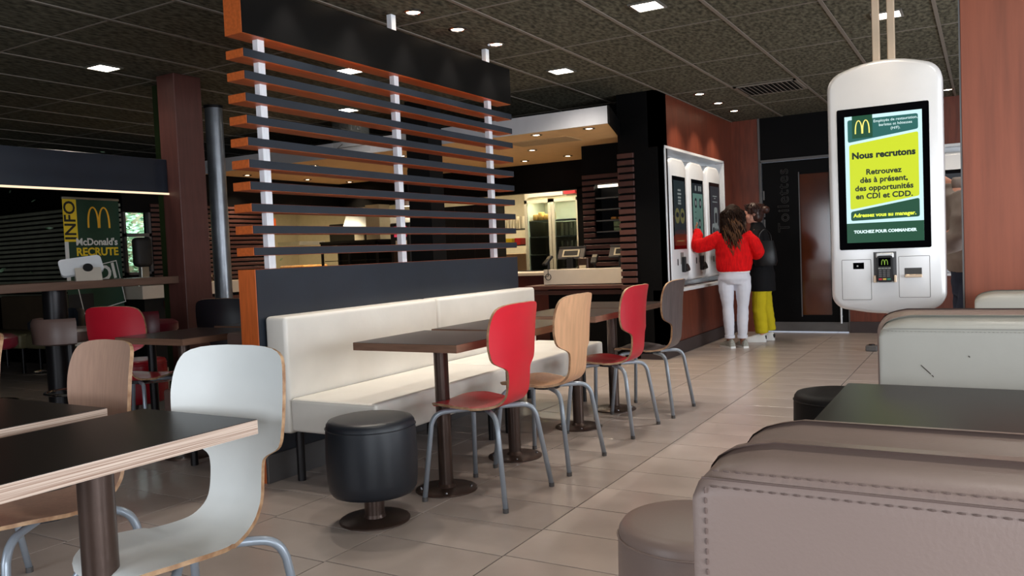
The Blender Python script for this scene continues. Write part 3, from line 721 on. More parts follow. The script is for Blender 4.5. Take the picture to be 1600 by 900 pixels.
# pedestal tables -------------------------------------------------------
def make_table(label, x0, y0, x1, y1, px, py, top='table_top2', edge='table_edge', th=0.038, z=0.765, pr=0.036, base=0.155, group='pedestal tables'):
    t = thing('pedestal_table', label, 'table', (px, py, 0), 0, group)
    o = obj('tabletop', bx(x0 - px, y0 - py, z - th, x1 - px, y1 - py, z - 0.0015), M[edge], t)
    obj('laminate_top', bx(x0 - px + .0006, y0 - py + .0006, z - 0.002, x1 - px - .0006, y1 - py - .0006, z), M[top], o)
    b = bmesh.new(); lathe(b, 0, 0, [(pr, 0.01), (pr, z - th)], 32); obj('pole', b, M['brown_steel'], t, smooth=True)
    b = bmesh.new(); lathe(b, 0, 0, [(0, 0), (base, 0), (base, 0.006), (base - .01, 0.011), (pr + 0.012, 0.015), (pr, 0.03), (0, 0.03)], 48); obj('base_plate', b, M['brown_steel'], t, smooth=30)
    b = bmesh.new()
    for k in range(4): cyl(b, (base - .03) * math.cos(k * PI / 2 + .6), (base - .03) * math.sin(k * PI / 2 + .6), 0.008, 0.017, 0.007, n=10)
    obj('base_screws', b, M['chrome'], t)
    obj('top_bracket', bx(-0.1, -0.1, z - th - .008, 0.1, 0.1, z - th), M['dark_steel'], t)
    return t
make_table('square brown table beside the black drum stool, first of the banquette row', -2.69, 3.045, -2.08, 3.635, -2.365, 3.32)
make_table('square brown table second in the banquette row, at the honey maple chair', -2.69, 3.70, -2.08, 4.30, -2.37, 4.02)
make_table('square brown table third in the banquette row, at the second red chair', -2.66, 4.52, -2.06, 5.13, -2.36, 4.85)
make_table('square brown table at the far end of the banquette row, at the grey chair', -2.66, 5.18, -2.08, 5.80, -2.37, 5.48)
make_table('dark plywood-edged table in the left foreground, with the white chair', -2.122, 0.76, -1.652, 1.486, -1.845, 1.155, 'table_top', 'ply_edge', pr=0.041)
make_table('second dark plywood-edged table, cropped by the left edge, with the tan chair', -2.80, 0.76, -2.245, 1.456, -2.55, 1.12, 'table_top', 'ply_edge', pr=0.041)
make_table('dark brown table left of the screen end, before the black shell chair', -4.52, 3.01, -3.91, 3.62, -4.3, 3.32)
make_table('low-lit brown table behind the screen, right of the black shell chair', -4.50, 3.72, -3.91, 4.32, -4.3, 4.0)

# mauve bench behind the screen
t = thing('banquette', 'mauve-brown vinyl banquette on the far side of the slatted screen', 'bench', (XS - TH - 0.004, 3.06, 0))
cushion('backrest', M['mauve_vinyl'], t, -0.155, 0, 0.27, -0.002, 2.7, 0.80, 0.02)
cushion('seat', M['mauve_vinyl'], t, -0.72, 0, 0.285, -0.158, 2.7, 0.46, 0.02)
for yy in (0.1, 2.6):
    for xx in (-0.12, -0.6):
        lb = bmesh.new(); cyl(lb, xx, yy, 0, 0.29, 0.022, n=16); obj('leg', lb, M['dark_steel'], t, smooth=True)

# drum stools -------------------------------------------------------------
def drum(label, x, y, m, r=0.2, z0=0.125, z1=0.465, base='brown_steel'):
    t = thing('drum_stool', label, 'stool', (x, y, 0), 0, 'upholstered drum stools')
    b = bmesh.new()
    lathe(b, 0, 0, [(0, z0), (r - .045, z0), (r - .018, z0 + .008), (r - .005, z0 + .03), (r, z0 + .07), (r + .003, (z0 + z1) / 2), (r, z1 - .05), (r - .002, z1 - .038)], 56)
    obj('drum_side', b, m, t, smooth=60)
    b = bmesh.new(); lathe(b, 0, 0, [(r - .002, z1 - .038), (r - .004, z1 - .02), (r - .014, z1 - .006), (r - .04, z1), (0, z1 + .002)], 56); obj('seat_pad', b, m, t, smooth=60)
    b = bmesh.new(); tube(b, [(r * math.cos(a), r * math.sin(a), z1 - .037) for a in [2 * PI * k / 48 for k in range(48)]], 0.0028, 6, closed=True); obj('piping', b, m, t, smooth=True)
    b = bmesh.new(); lathe(b, 0, 0, [(0.045, 0.012), (0.045, z0 + .01)], 28); obj('pedestal', b, M[base], t, smooth=True)
    b = bmesh.new(); lathe(b, 0, 0, [(0, 0), (.158, 0), (.158, .006), (.15, .011), (.05, .016), (.045, .03), (0, .03)], 48); obj('base_plate', b, M[base], t, smooth=30)
    return t
drum('black leatherette drum stool in front of the white banquette', -2.395, 2.80, M['black_vinyl'])
drum('taupe drum stool at the left end of the near taupe bench', -0.66, 2.02, M['taupe_vinyl'])
drum('black drum stool left of the dark table with the green reflection', -0.60, 3.98, M['black_soft'], z1=0.47)
drum('red drum stool low in the dark area behind the tan chair', -5.75, 4.02, M['red_vinyl'])

# right-hand booths --------------------------------------------------------
def stitches(name, parent, m, p0, p1, n, off, r=0.0022, ln=0.55):
    b = bmesh.new(); p0 = Vector(p0); p1 = Vector(p1); d = (p1 - p0) / n
    for k in range(n):
        a = p0 + d * (k + 0.5 - ln / 2) + Vector(off); c = p0 + d * (k + 0.5 + ln / 2) + Vector(off); mdl = (a + c) / 2
        tube(b, [a, mdl, c], [r * .6, r, r * .6], 5)
    return obj(name, b, m, parent)
def booth(label, x0, x1, y0, y1, z1, m, seam_z, th='thread', crown=0.012):
    """upholstered backrest block: front face at y0, rounded top"""
    t = thing('booth_backrest', label, 'bench', ((x0 + x1) / 2, (y0 + y1) / 2, 0))
    ox, oy = (x0 + x1) / 2, (y0 + y1) / 2; hx = (x1 - x0) / 2; hy = (y1 - y0) / 2
    # section in (y,z): front bottom -> front seam -> crown -> back
    sec = [(-hy, 0.10), (-hy, 0.3), (-hy, 0.55), (-hy + .001, seam_z - 0.02), (-hy + .004, seam_z), (-hy + .018, seam_z + (z1 - seam_z) * .55), (-hy + .05, z1 - .012), (-hy + .10, z1 - .002), (0, z1 + 0.0), (hy - .06, z1 - .004), (hy - .02, z1 - .022), (hy, z1 - .06), (hy, 0.5), (hy, 0.10)]
    bm = bmesh.new(); rows = []
    ns = [(-hx, .70), (-hx + .003, .78), (-hx + .012, .86), (-hx + .028, .925), (-hx + .052, .97), (-hx + .08, 1.0)] 
    ns += [(-hx + .08 + (2 * hx - .16) * k / 14, 1.0) for k in range(1, 14)] + [(-a, b) for a, b in ns[::-1]]
    for x, k in ns:
        rows.append([bm.verts.new((x, yv * (1 - (1 - k) * .16), zv - max(0, zv - (seam_z - .03)) * (1 - k) * 2.6)) for yv, zv in sec])
    for a, b in zip(rows, rows[1:]):
        for i in range(len(sec) - 1): bm.faces.new((a[i], a[i + 1], b[i + 1], b[i]))
        bm.faces.new((a[-1], a[0], b[0], b[-1]))
    bm.faces.new(rows[0]); bm.faces.new(rows[-1][::-1])
    o = obj('upholstery', bm, m, t, smooth=50)
    obj('plinth', bx(-hx + .03, -hy + .03, 0, hx - .03, hy - .03, 0.10), M['dark_steel'], t)
    return t, hx, hy
# near taupe pair
t, hx, hy = booth('large taupe leatherette backrest with double stitching, nearest in the right foreground', -0.300, 1.7, 0.905, 1.05, 0.934, M['taupe_vinyl'], 0.903)
n_st = 150
sb = bmesh.new(); tube(sb, [(-hx + .012, -hy + .0035, .903), (hx, -hy + .0035, .903)], 0.0014, 6); obj('seam', sb, M['thread'], t)
stitches('stitching', t, M['thread'], (-hx + .02, -hy + .0016, .903), (hx - .02, -hy + .0016, .903), n_st, (0, -.0005, -0.0085), .0013)
stitches('stitching', t, M['thread'], (-hx + .02, -hy + .0085, .903), (hx - .02, -hy + .0085, .903), n_st, (0, -.0005, 0.0085), .0013)
stitches('stitching', t, M['thread'], (-hx + .016, -hy + .004, .30), (-hx + .016, -hy + .005, .895), 50, (0, -.004, 0), .0016)
t, hx, hy = booth('taupe leatherette backrest directly behind the nearest one, its crown showing', -0.300, 1.7, 1.065, 1.23, 0.926, M['taupe_vinyl'], 0.89)
cushion('seat', M['taupe_vinyl'], t, -hx, hy + .004, 0.29, hx, hy + .48, 0.46, 0.025)
# table of the booth
make_table('wide dark booth table reflecting the green screen, between taupe and white benches', -0.345, 1.86, 0.85, 2.448, 0.25, 2.15, 'table_top', 'table_edge', group='booth tables')
# white bench facing the camera
t, hx, hy = booth('pale grey-white vinyl backrest behind the booth table, scuffed front', -0.278, 1.7, 2.60, 2.74, 0.938, M['grey_vinyl'], 0.905)
sb = bmesh.new(); tube(sb, [(-hx + .012, -hy + .003, .905), (hx, -hy + .003, .905)], 0.0022, 6); obj('seam', sb, M['white_thread'], t)
stitches('stitching', t, M['white_thread'], (-hx + .02, -hy + .002, .905), (hx - .02, -hy + .002, .905), 190, (0, -.001, -0.008), .0013)
cushion('seat', M['grey_vinyl'], t, -hx, -hy - .12, 0.29, hx, -hy - .004, 0.46, 0.025)
sc1 = mat('scuff', srgb(70, 62, 56), 0.8, var=0.2)
for (a, b_) in (((-0.62, .80), (-0.595, .775)), ((-0.592, .772), (-0.588, .767)), ((-0.70, .715), (-0.698, .71)), ((-0.675, .70), (-0.66, .692)), ((-0.50, .83), (-0.497, .826))):
    b = bmesh.new(); tube(b, [(a[0] - .26, -hy + .0, a[1]), (b_[0] - .26, -hy + .0, b_[1])], 0.0012, 5); obj('scuff_mark', b, sc1, t)
t, hx, hy = booth('taupe vinyl backrest right behind the pale grey-white one, only its top edge visible', -0.300, 1.7, 2.76, 2.93, 0.944, M['taupe_vinyl'], 0.905)
cushion('seat', M['taupe_vinyl'], t, -hx, hy + .004, 0.29, hx, hy + .48, 0.46, 0.025)
t, hx, hy = booth('pale white vinyl backrest at the foot of the right wood pillar', -0.052, 1.7, 4.15, 4.31, 0.915, M['grey_vinyl'], 0.885)
cushion('seat', M['grey_vinyl'], t, -hx, -hy - .5, 0.29, hx, -hy - .004, 0.46, 0.025)
b = bx(-0.055, -0.055, 0, 0.055, 0.055, 0.06, bev=0.008); fo = thing('floor_foot', 'small grey steel foot on the floor left of the pale white backrest', 'post', (-1.05, 9.16, 0)); obj('foot_block', b, M['skirting_grey'], fo)
b = bmesh.new(); cyl(b, 0.0, 0, 0.05, 0.07, 0.03, n=16); obj('cap', b, M['dark_steel'], fo)

# ================================================================== HANGING KIOSK
KX, KY, KZ = -0.428, 4.46, 0.0
kt = thing('order_kiosk', 'large double-sided white self-order kiosk hanging from two poles, lime green screen', 'kiosk', (KX, KY, 0))
kw = 0.257; z0, z1 = 0.795, 2.035
out = []
top_n = 14
pts = []
# outline: rounded corners, gently arched top and bottom
def corner(cx, cz, r, a0, a1, n=8):
    return [(cx + r * math.cos(R(a0 + (a1 - a0) * k / n)), cz + r * math.sin(R(a0 + (a1 - a0) * k / n))) for k in range(n + 1)]
pts += corner(kw - 0.095, z1 - 0.125, 0.095, 0, 75)
for k in range(1, 8): u = 1 - 2 * k / 8; pts.append((u * (kw - .07), z1 - 0.035 * u * u + 0.001))
pts += corner(-kw + 0.095, z1 - 0.125, 0.095, 105, 180)
pts += corner(-kw + 0.08, z0 + 0.10, 0.08, 180, 258)
for k in range(1, 8): u = -1 + 2 * k / 8; pts.append((u * (kw - .07), z0 + 0.024 * u * u))
pts += corner(kw - 0.08, z0 + 0.10, 0.08, 282, 360)
def inset(P, d):
    cx = sum(p[0] for p in P) / len(P); cz = sum(p[1] for p in P) / len(P)
    return [(p[0] * (1 - d / kw), cz + (p[1] - cz) * (1 - d / (0.5 * (z1 - z0)))) for p in P]
bm = bmesh.new(); lay = [(-0.072, .018), (-0.066, .006), (-0.055, 0.0), (0.055, 0.0), (0.066, .006), (0.072, .018)]
rings = []
for y, d in lay: rings.append([bm.verts.new((x, y, z)) for x, z in inset(pts, d)])
for a, b in zip(rings, rings[1:]):
    for i in range(len(a)): bm.faces.new((a[i], a[(i + 1) % len(a)], b[(i + 1) % len(a)], b[i]))
bm.faces.new(rings[0]); bm.faces.new(rings[-1][::-1])
obj('casing', bm, M['kiosk_white'], kt, smooth=40)
for px_ in (-0.032, 0.036):
    b = bmesh.new(); box(b, px_ - .017, -0.017, 2.02, px_ + .017, 0.017, CH - .004, bev=0.003); obj('hanging_pole', b, M['pole_cream'], kt)
FY = -0.0725
SL, SR, SB, ST = -0.212, 0.199, 1.115, 1.812
b = bmesh.new(); prism(b, rrect(SL, SB, SR, ST, .008, 3), 'y', FY + .001, FY - .004); sg_ = obj('screen_glass', b, M['glass_black'], kt)
b = bmesh.new(); prism(b, rrect(SL, SB, SR, ST, .008, 3), 'y', 0.071, 0.077); obj('rear_screen_glass', b, M['glass_black'], kt)
DW, DH = 0.345, 0.625
dx0, dz1 = SL + 0.036, ST - 0.038
mw = plane_mw((KX * 0 + dx0, FY - .0045, dz1 - DH), (1, 0, 0), (0, 0, 1))   # u right, v up from lower left
def U(pts_): return [(a * DW, (1 - b_) * DH) for a, b_ in pts_]
dsp = quadpanel('display', mw, U([(0, 1), (1, 1), (1, 0), (0, 0)]), 0.0, E['s_white'], kt)
quadpanel('display_band', mw, U([(0.0, 1.0), (1, 1.0), (1, .845), (0, .845)]), 0.0007, E['s_green'], kt)
def rpoly(c, r=.03):
    """rounds the corners of a convex quad given as display fractions"""
    P = [Vector((a * DW, (1 - b_) * DH, 0)) for a, b_ in c]; o_ = []
    for i in range(4):
        p, a, b_ = P[i], P[i - 1], P[(i + 1) % 4]; da = (a - p).normalized() * r * DW; db = (b_ - p).normalized() * r * DW
        for k in range(5):
            t_ = k / 4; q = (p + da) * (1 - t_) ** 2 + p * 2 * t_ * (1 - t_) + (p + db) * t_ ** 2; o_.append((q.x, q.y))
    return o_
quadpanel('teal_panel', mw, rpoly([(.04, .205), (.95, .145), (.95, .028), (.04, .028)]), .0007, E['s_teal'], kt)
quadpanel('lime_panel', mw, rpoly([(.055, .735), (.95, .655), (.95, .165), (.055, .225)]), .0007, E['s_lime'], kt)
quadpanel('teal_band', mw, rpoly([(.06, .825), (.95, .815), (.95, .672), (.06, .752)]), .0007, E['s_green'], kt)
quadpanel('logo_square', mw, U([(.10, .175), (.37, .175), (.37, 0.0), (.10, 0.0)]), .0014, E['s_green'], kt)
def dtext(body, u, v, size, m, bold=0.0, al='CENTER', name='screen_text', sp=1.0):
    return text(name, body, size, m, mw @ Matrix.Translation((u * DW, (1 - v) * DH, 0.0022)), kt, bold=bold, depth=0.0003, align=al, spacing=sp)
dtext('Employés de restauration,', .665, (.055), .0185, E['s_text']); dtext('baristas et hôtesses', .665, .088, .0185, E['s_text']); dtext('(H/F).', .665, .121, .0185, E['s_text'])
dtext('Nous recrutons', .50, .315, .043, E['s_ink'], .0020, sp=1.02)
for k, s_ in enumerate(('Retrouvez', 'dès à présent,', 'des opportunités', 'en CDI et CDD.')): dtext(s_, .50, .447 + .063 * k, .037, E['s_ink'], .0012, sp=1.02)
dtext('Adressez vous au manager.', .50, .785, .0255, E['s_yellow'], .0009)
dtext('TOUCHEZ POUR COMMANDER', .50, .915, .0195, E['s_text'], .0010)
arches('double_arch_logo', mw @ Matrix.Translation((.235 * DW, (1 - .088) * DH, 0.002)), .066, .066, E['s_gold'], kt, th=.11)
# lower fittings
def groove(name, x0_, x1_, za, zb):
    b = bmesh.new(); tube(b, [(x, FY, z) for x, z in rrect(x0_, za, x1_, zb, .004, 2)], .0012, 4, closed=True); return obj(name, b, M['panel_line'], kt)
groove('service_panel', -0.205, -0.07, 0.865, 1.065); groove('service_panel', 0.055, 0.19, 0.875, 1.075)
b = bx(-0.152, FY - .002, 1.018, -0.102, FY + .002, 1.05, bev=0.001); sc2 = obj('barcode_scanner', b, M['glass_black'], kt)
obj('scanner_lens', bx(-.135, FY - .003, 1.03, -.128, FY, 1.037), M['steel_grey'], sc2)
# card reader in its cradle
cr = obj('reader_recess', bx(-0.058, FY - .001, 0.955, 0.045, FY + .002, 1.10), mat('recess_grey', srgb(84, 84, 86), .5, var=.05), kt)
for a, c in ((-0.058, -.045), (.034, .045)): obj('cradle_cheek', bx(a, FY - .022, .95, c, FY, .985, bev=.002), M['pole_cream'], cr)
obj('cradle_cap', bx(-.045, FY - .02, 1.07, .034, FY, 1.095, bev=.004), M['kiosk_white'], cr)
b = bmesh.new(); prism(b, rrect(-.040, .952, .030, 1.082, .012, 4), 'y', FY - .03, FY - .002)
rd = obj('card_reader', b, M['rubber'], kt, smooth=30)
obj('reader_display', bx(-.032, FY - .0315, 1.03, .022, FY - .03, 1.072), M['glass_black'], rd)
arches('reader_logo', plane_mw((-.005, FY - .0318, 1.05), (1, 0, 0), (0, 0, 1)), .028, .026, emis('reader_green', srgb(150, 190, 70), .6), rd, th=.1)
kb = bmesh.new()
for r_ in range(4):
    for c_ in range(3): box(kb, -.032 + c_ * .018, FY - .033, .978 + r_ * .0095, -.019 + c_ * .018, FY - .03, .9845 + r_ * .0095)
obj('keypad', kb, M['skirting_grey'], rd)
kb = bmesh.new()
for c_ in range(4): box(kb, -.034 + c_ * .0145, FY - .033, 1.017, -.022 + c_ * .0145, FY - .03, 1.023)
obj('function_keys', kb, M['steel_grey'], rd)
for c_, (nm, cl) in enumerate((('cancel_key', srgb(190, 40, 50)), ('clear_key', srgb(210, 180, 80)), ('enter_key', srgb(40, 130, 100)))):
    obj(nm, bx(-.033 + c_ * .019, FY - .033, .963, -.018 + c_ * .019, FY - .03, .971), mat(nm, cl, .5, var=.02), rd)
pr_ = obj('receipt_slot', bx(.080, FY - .001, .985, .155, FY + .002, 1.018), mat('slot_dark', srgb(60, 58, 56), .5, var=.05), kt)
obj('slot_lip', bx(.082, FY - .014, .972, .157, FY + .0, .987, bev=.002), M['pole_cream'], pr_)

# ================================================================== WALL KIOSKS
def wall_kiosk(label, loc, rz, screen, extra):
    """local: front -Y, width along X"""
    t = thing('order_kiosk', label, 'kiosk', loc, rz, 'self-order kiosks set in the wall recess')
    hwk = 0.295; zt = 2.135; zb = .775
    bm = bmesh.new()
    out_ = corner(hwk - .14, zt - .14, .14, 0, 90, 8) + corner(-hwk + .14, zt - .14, .14, 90, 180, 8) + corner(-hwk + .08, zb + .08, .08, 180, 270, 6) + corner(hwk - .08, zb + .08, .08, 270, 360, 6)
    rg = []
    for y, d in ((0.09, 0.0), (0.02, 0.0), (-0.015, .012), (-0.028, .035)):
        rg.append([bm.verts.new((x * (1 - d / hwk), y, 1.455 + (z - 1.455) * (1 - d / .68))) for x, z in out_])
    for a, b in zip(rg, rg[1:]):
        for i in range(len(a)): bm.faces.new((a[i], a[(i + 1) % len(a)], b[(i + 1) % len(a)], b[i]))
    bm.faces.new(rg[0]); bm.faces.new(rg[-1][::-1])
    obj('casing', bm, M['white_gloss'], t, smooth=50)
    f = -0.0285
    obj('screen_glass', bx(-.215, f - .004, 1.135, .215, f, 1.93), M['glass_black'], t)
    obj('display', bx(-.185, f - .0048, 1.175, .185, f - .004, 1.885), screen, t)
    extra(t, f - .005)
    obj('code_scanner', bx(-.12, f - .003, .96, -.09, f, 1.03, bev=.002), M['rubber'], t)
    rr = obj('reader_recess', bx(-.01, f - .003, .97, .09, f, 1.10), M['panel_line'], t)
    b = bmesh.new(); cyl(b, 0, 0, -.02, .02, .042, n=16); b.transform(Matrix.Translation((.065, f - .045, .93)) @ Matrix.Rotation(R(70), 4, 'X')); obj('card_reader', b, M['rubber'], t, smooth=30)
    obj('reader_arm', bx(.02, f - .045, .88, .055, f, 1.05, bev=.006), M['rubber'], t)
    return t
def burger(t, y, cx, cz, m):
    b = bmesh.new(); prism(b, [(cx + .075 * math.cos(2 * PI * k / 20), cz + .085 * math.sin(2 * PI * k / 20)) for k in range(20)], 'y', y, y - .0008); obj('dish_icon', b, m, t)
def ex1(t, y):
    obj('screen_foot', bx(-.185, y - .0008, 1.175, .185, y, 1.30), E['s_brown'], t)
    for sx in (-.085, .085):
        burger(t, y, sx, 1.50, E['s_olive'])
        b = bmesh.new(); prism(b, [(sx + .05 * math.cos(2 * PI * k / 20), 1.51 + .03 * math.sin(2 * PI * k / 20)) for k in range(20)], 'y', y - .001, y - .0016); obj('dish_icon', b, E['s_dim'], t)
    for z_, w_ in ((1.77, .05), (1.73, .06), (1.69, .05), (1.655, .045), (1.625, .05)): obj('headline_bar', bx(-w_, y - .001, z_, w_, y, z_ + .022), E['s_icon'], t)
    obj('button_bar', bx(-.12, y - .0015, 1.22, .12, y, 1.232), E['s_olive'], t)
def ex2(t, y):
    obj('screen_header', bx(-.185, y - .0008, 1.77, .185, y, 1.885), E['s_dim'], t)
    for cx, cz in ((-.08, 1.66), (.09, 1.66), (.05, 1.42)):
        b = bmesh.new(); prism(b, [(cx + .045 * math.cos(2 * PI * k / 16), cz + .06 * math.sin(2 * PI * k / 16)) for k in range(16)], 'y', y, y - .0008); o_ = obj('menu_icon', b, E['s_dim'], t)
        b = bmesh.new(); prism(b, [(cx + .025 * math.cos(2 * PI * k / 16), cz + .03 * math.sin(2 * PI * k / 16)) for k in range(16)], 'y', y - .001, y - .0016); obj('menu_icon', b, E['s_icon'], t)
    for cx in (-.07, 0.05, .12): burger(t, y - .0005, cx, 1.83, E['s_icon']) if False else obj('menu_icon', bx(cx - .03, y - .0018, 1.80, cx + .02, y, 1.86), E['s_icon'], t)
    for zz in (1.55, 1.48, 1.30, 1.25): obj('text_bar', bx(-.12, y - .001, zz, -.07, y, zz + .008), E['s_dim'], t)
def ex3(t, y):
    for z_, w_ in ((1.76, .09), (1.735, .03), (1.69, .10)): obj('headline_bar', bx(-w_, y - .001, z_, w_, y, z_ + .012), E['s_icon'], t)
    for cx, cz, a, c in ((.03, 1.50, .07, .13), (-.08, 1.34, .06, .09), (.09, 1.33, .05, .08)):
        b = bmesh.new(); prism(b, rrect(cx - a, cz - c, cx + a, cz + c, .04, 4), 'y', y, y - .0008); obj('dish_icon', b, E['s_icon'], t)
        b = bmesh.new(); prism(b, rrect(cx - a * .6, cz - c * .5, cx + a * .6, cz + c * .5, .03, 4), 'y', y - .001, y - .0016); obj('dish_icon', b, E['s_dim'], t)
s_slate = emis('screen_slate', srgb(30, 42, 46), .5); s_grey = emis('screen_greyblue', srgb(44, 48, 54), .5)
KW = XW - 0.035
wall_kiosk('white wall kiosk nearest the black wall end, two round dishes on its dark screen', (KW, 8.70, 0), PI / 2, s_slate, ex1)
wall_kiosk('white wall kiosk in the middle, pale mint menu screen touched by the woman in red', (KW, 9.36, 0), PI / 2, E['s_mint'], ex2)
wall_kiosk('white wall kiosk farthest along the brown wall, dark grey screen behind the curly hair', (KW, 10.05, 0), PI / 2, s_grey, ex3)
wall_kiosk('white kiosk in the back wall recess seen in the gap right of the hanging kiosk', (-0.35, YB + .035, 0), 0, s_grey, ex3)

# ================================================================== LEFT AREA
hc = thing('bar_counter', 'long high wooden bar counter with the tablet on it, at the left', 'counter', (-6.1, 3.2, 0))
obj('counter_top', bx(-.30, -3.7, 1.035, .22, 1.33, 1.095, bev=.003), mat('counter_wood', srgb(110, 84, 70), .4, var=.12, stretch=(6, .6, 6)), hc)
for yy in (0.45, -1.6):
    b = bmesh.new(); lathe(b, -.1, yy, [(0, 0), (.2, 0), (.2, .015), (.085, .03), (.085, 1.035)], 28); obj('leg', b, M['dark_steel'], hc, smooth=30)
tb_ = thing('tablet', 'white tablet on a folded metal stand on the bar counter', 'tablet', (-5.99, 3.80, 1.095), R(62))
b = bmesh.new(); prism(b, [(-.09, 0), (.09, 0), (.0, .10)], 'x', -.09, .09); obj('stand', b, M['white_top'], tb_)
b = bmesh.new(); prism(b, rrect(-.15, 0, .15, .150, .03, 5), 'y', -.013, .013); b.transform(Matrix.Translation((-.03, .03, .05)) @ Matrix.Rotation(R(-32), 4, 'X') @ Matrix.Rotation(R(-8), 4, 'Y'))
obj('tablet_body', b, M['white_gloss'], tb_, smooth=40)
b = bmesh.new(); cyl(b, 0, 0, -.005, .005, .035, n=20); b.transform(Matrix.Translation((0, -.01, .10)) @ Matrix.Rotation(R(58), 4, 'X')); obj('swivel_joint', b, M['rubber'], tb_)
def bar_stool(label, x, y, m, rz, back=True, r=.19, group='bar stools at the high counter'):
    t = thing('bar_stool', label, 'stool', (x, y, 0), rz, group)
    b = bmesh.new(); lathe(b, 0, 0, [(0, .70), (r - .02, .70), (r, .72), (r, .77), (r - .03, .79), (0, .79)], 36); obj('seat', b, m, t, smooth=50)
    if back:
        bm = bmesh.new(); n = 18; A = []
        for k in range(n + 1):
            a = R(200 + 140 * k / n); A.append([bm.verts.new(((r + o_) * math.cos(a), (r + o_) * math.sin(a), z_)) for o_, z_ in ((0.0, .69), (.03, .70), (.035, .84), (.02, .865), (0.0, .86))])
        for p, q in zip(A, A[1:]):
            for i in range(5): bm.faces.new((p[i], p[(i + 1) % 5], q[(i + 1) % 5], q[i]))
        bm.faces.new(A[0]); bm.faces.new(A[-1][::-1]); obj('backrest', bm, m, t, smooth=40)
    b = bmesh.new(); lathe(b, 0, 0, [(.03, .02), (.03, .70)], 20); obj('post', b, M['dark_steel'], t, smooth=True)
    b = bmesh.new(); lathe(b, 0, 0, [(0, 0), (.21, 0), (.21, .01), (.04, .03), (0, .03)], 36); obj('base_plate', b, M['dark_steel'], t, smooth=30)
    b = bmesh.new(); tube(b, [(.17 * math.cos(2 * PI * k / 32), .17 * math.sin(2 * PI * k / 32), .36) for k in range(32)], .009, 8, closed=True)
    for a in (0, 2.1, 4.2): tube(b, [(.03 * math.cos(a), .03 * math.sin(a), .34), (.17 * math.cos(a), .17 * math.sin(a), .36)], .006, 6)
    obj('footrest', b, M['chrome'], t, smooth=True)
    return t
bar_stool('brown vinyl bar stool with a low back, left of the dull red chair', -5.36, 3.24, M['mauve_vinyl'], 0)
bar_stool('wine red bar stool cropped by the left picture edge', -5.46, 2.74, M['wine_vinyl'], 0)
bar_stool('wine red bar stool behind the dull red shell chair', -5.28, 3.80, M['wine_vinyl'], 0)
bar_stool('black bar stool on the far side of the counter, before the olive bench', -6.62, 3.88, M['black_vinyl'], PI)

# roll-up recruitment banner (faces +X)
bn = thing('roll_up_banner', 'dark green recruitment roll-up banner with golden arches and a yellow info tab', 'banner', (-8.56, 5.52, 0), R(3))
obj('banner_sheet', bx(-.004, -.345, .06, .0, .335, 1.955), M['banner_green'], bn)
obj('top_rail', bx(-.012, -.35, 1.95, .012, .34, 1.975, bev=.003), M['steel_grey'], bn)
obj('base_cassette', bx(-.08, -.36, 0, .08, .35, .07, bev=.01), M['steel_grey'], bn)
b = bmesh.new(); tube(b, [(-.03, 0, .06), (-.03, 0, 1.96)], .008, 8); obj('support_pole', b, M['steel_grey'], bn)
bmw = plane_mw((0.0006, -.345, .06), (0, 1, 0), (0, 0, 1))
def bq(name, a, b0, c, d, m, k=.0): return quadpanel(name, bmw, [(a, b0), (c, b0), (c, d), (a, d)], k, m, bn)
bq('info_tab', 0, 1.43, .16, 1.895, M['banner_yellow']); bq('white_margin', 0.0, .95, .045, 1.43, M['banner_white'])
text('info_lettering', 'INFO', .185, M['rubber'], bmw @ Matrix.Translation((.083, 1.66, .0015)) @ Matrix.Rotation(R(90), 4, 'Z'), bn, bold=.003)
arches('double_arch_logo', bmw @ Matrix.Translation((.42, 1.70, .0015)), .27, .235, M['logo_yellow'], bn, th=.11)
text('name_lettering', "McDonald's", .108, M['banner_white'], bmw @ Matrix.Translation((.385, 1.425, .0015)), bn, bold=.003)
text('headline_lettering', 'RECRUTE', .122, M['banner_yellow'], bmw @ Matrix.Translation((.385, 1.315, .0015)), bn, bold=.004)
rot = Matrix.Rotation(R(11), 4, 'Z')
text('contract_lettering', 'CDI', .24, M['banner_white'], bmw @ Matrix.Translation((.40, 1.06, .0015)) @ rot, bn, bold=.006)
fr = bmesh.new()
for a, c, d, e in ((-.27, .12, .27, .13), (-.27, -.36, .27, -.35), (-.27, -.36, -.26, .13), (.26, -.36, .27, .13)): box(fr, a, c, .001, d, e, .002)
fr.transform(bmw @ Matrix.Translation((.37, 1.04, 0)) @ rot); obj('tilted_frame', fr, M['banner_white'], bn)
bq('dark_footer', .0, .55, .30, .86, M['rubber']); bq('white_corner', 0.0, .30, .17, .50, M['banner_white'])

# olive benches at the far left
def wall_bench(label, x0, x1, y, m, seatm, zt=.89):
    t = thing('wall_bench', label, 'bench', ((x0 + x1) / 2, y, 0)); h = (x1 - x0) / 2
    cushion('backrest', m, t, -h, .42, .28, h, .58, zt, .03); cushion('seat', seatm, t, -h, -.1, .30, h, .415, .47, .03)
    for sx in (-1, 1):
        b = bmesh.new(); cyl(b, sx * (h - .12), 0, 0, .3, .022, n=14); obj('leg', b, M['dark_steel'], t, smooth=True)
        b = bmesh.new(); cyl(b, sx * (h - .12), .4, 0, .3, .022, n=14); obj('leg', b, M['dark_steel'], t, smooth=True)
wall_bench('olive-beige wall bench left of the recruitment banner', -9.62, -8.78, 5.38, M['olive_vinyl'], M['olive_vinyl'])
wall_bench('dark brown wall bench with a pale seat at the left picture edge', -11.0, -9.66, 5.34, M['brown_vinyl'], M['olive_vinyl'])

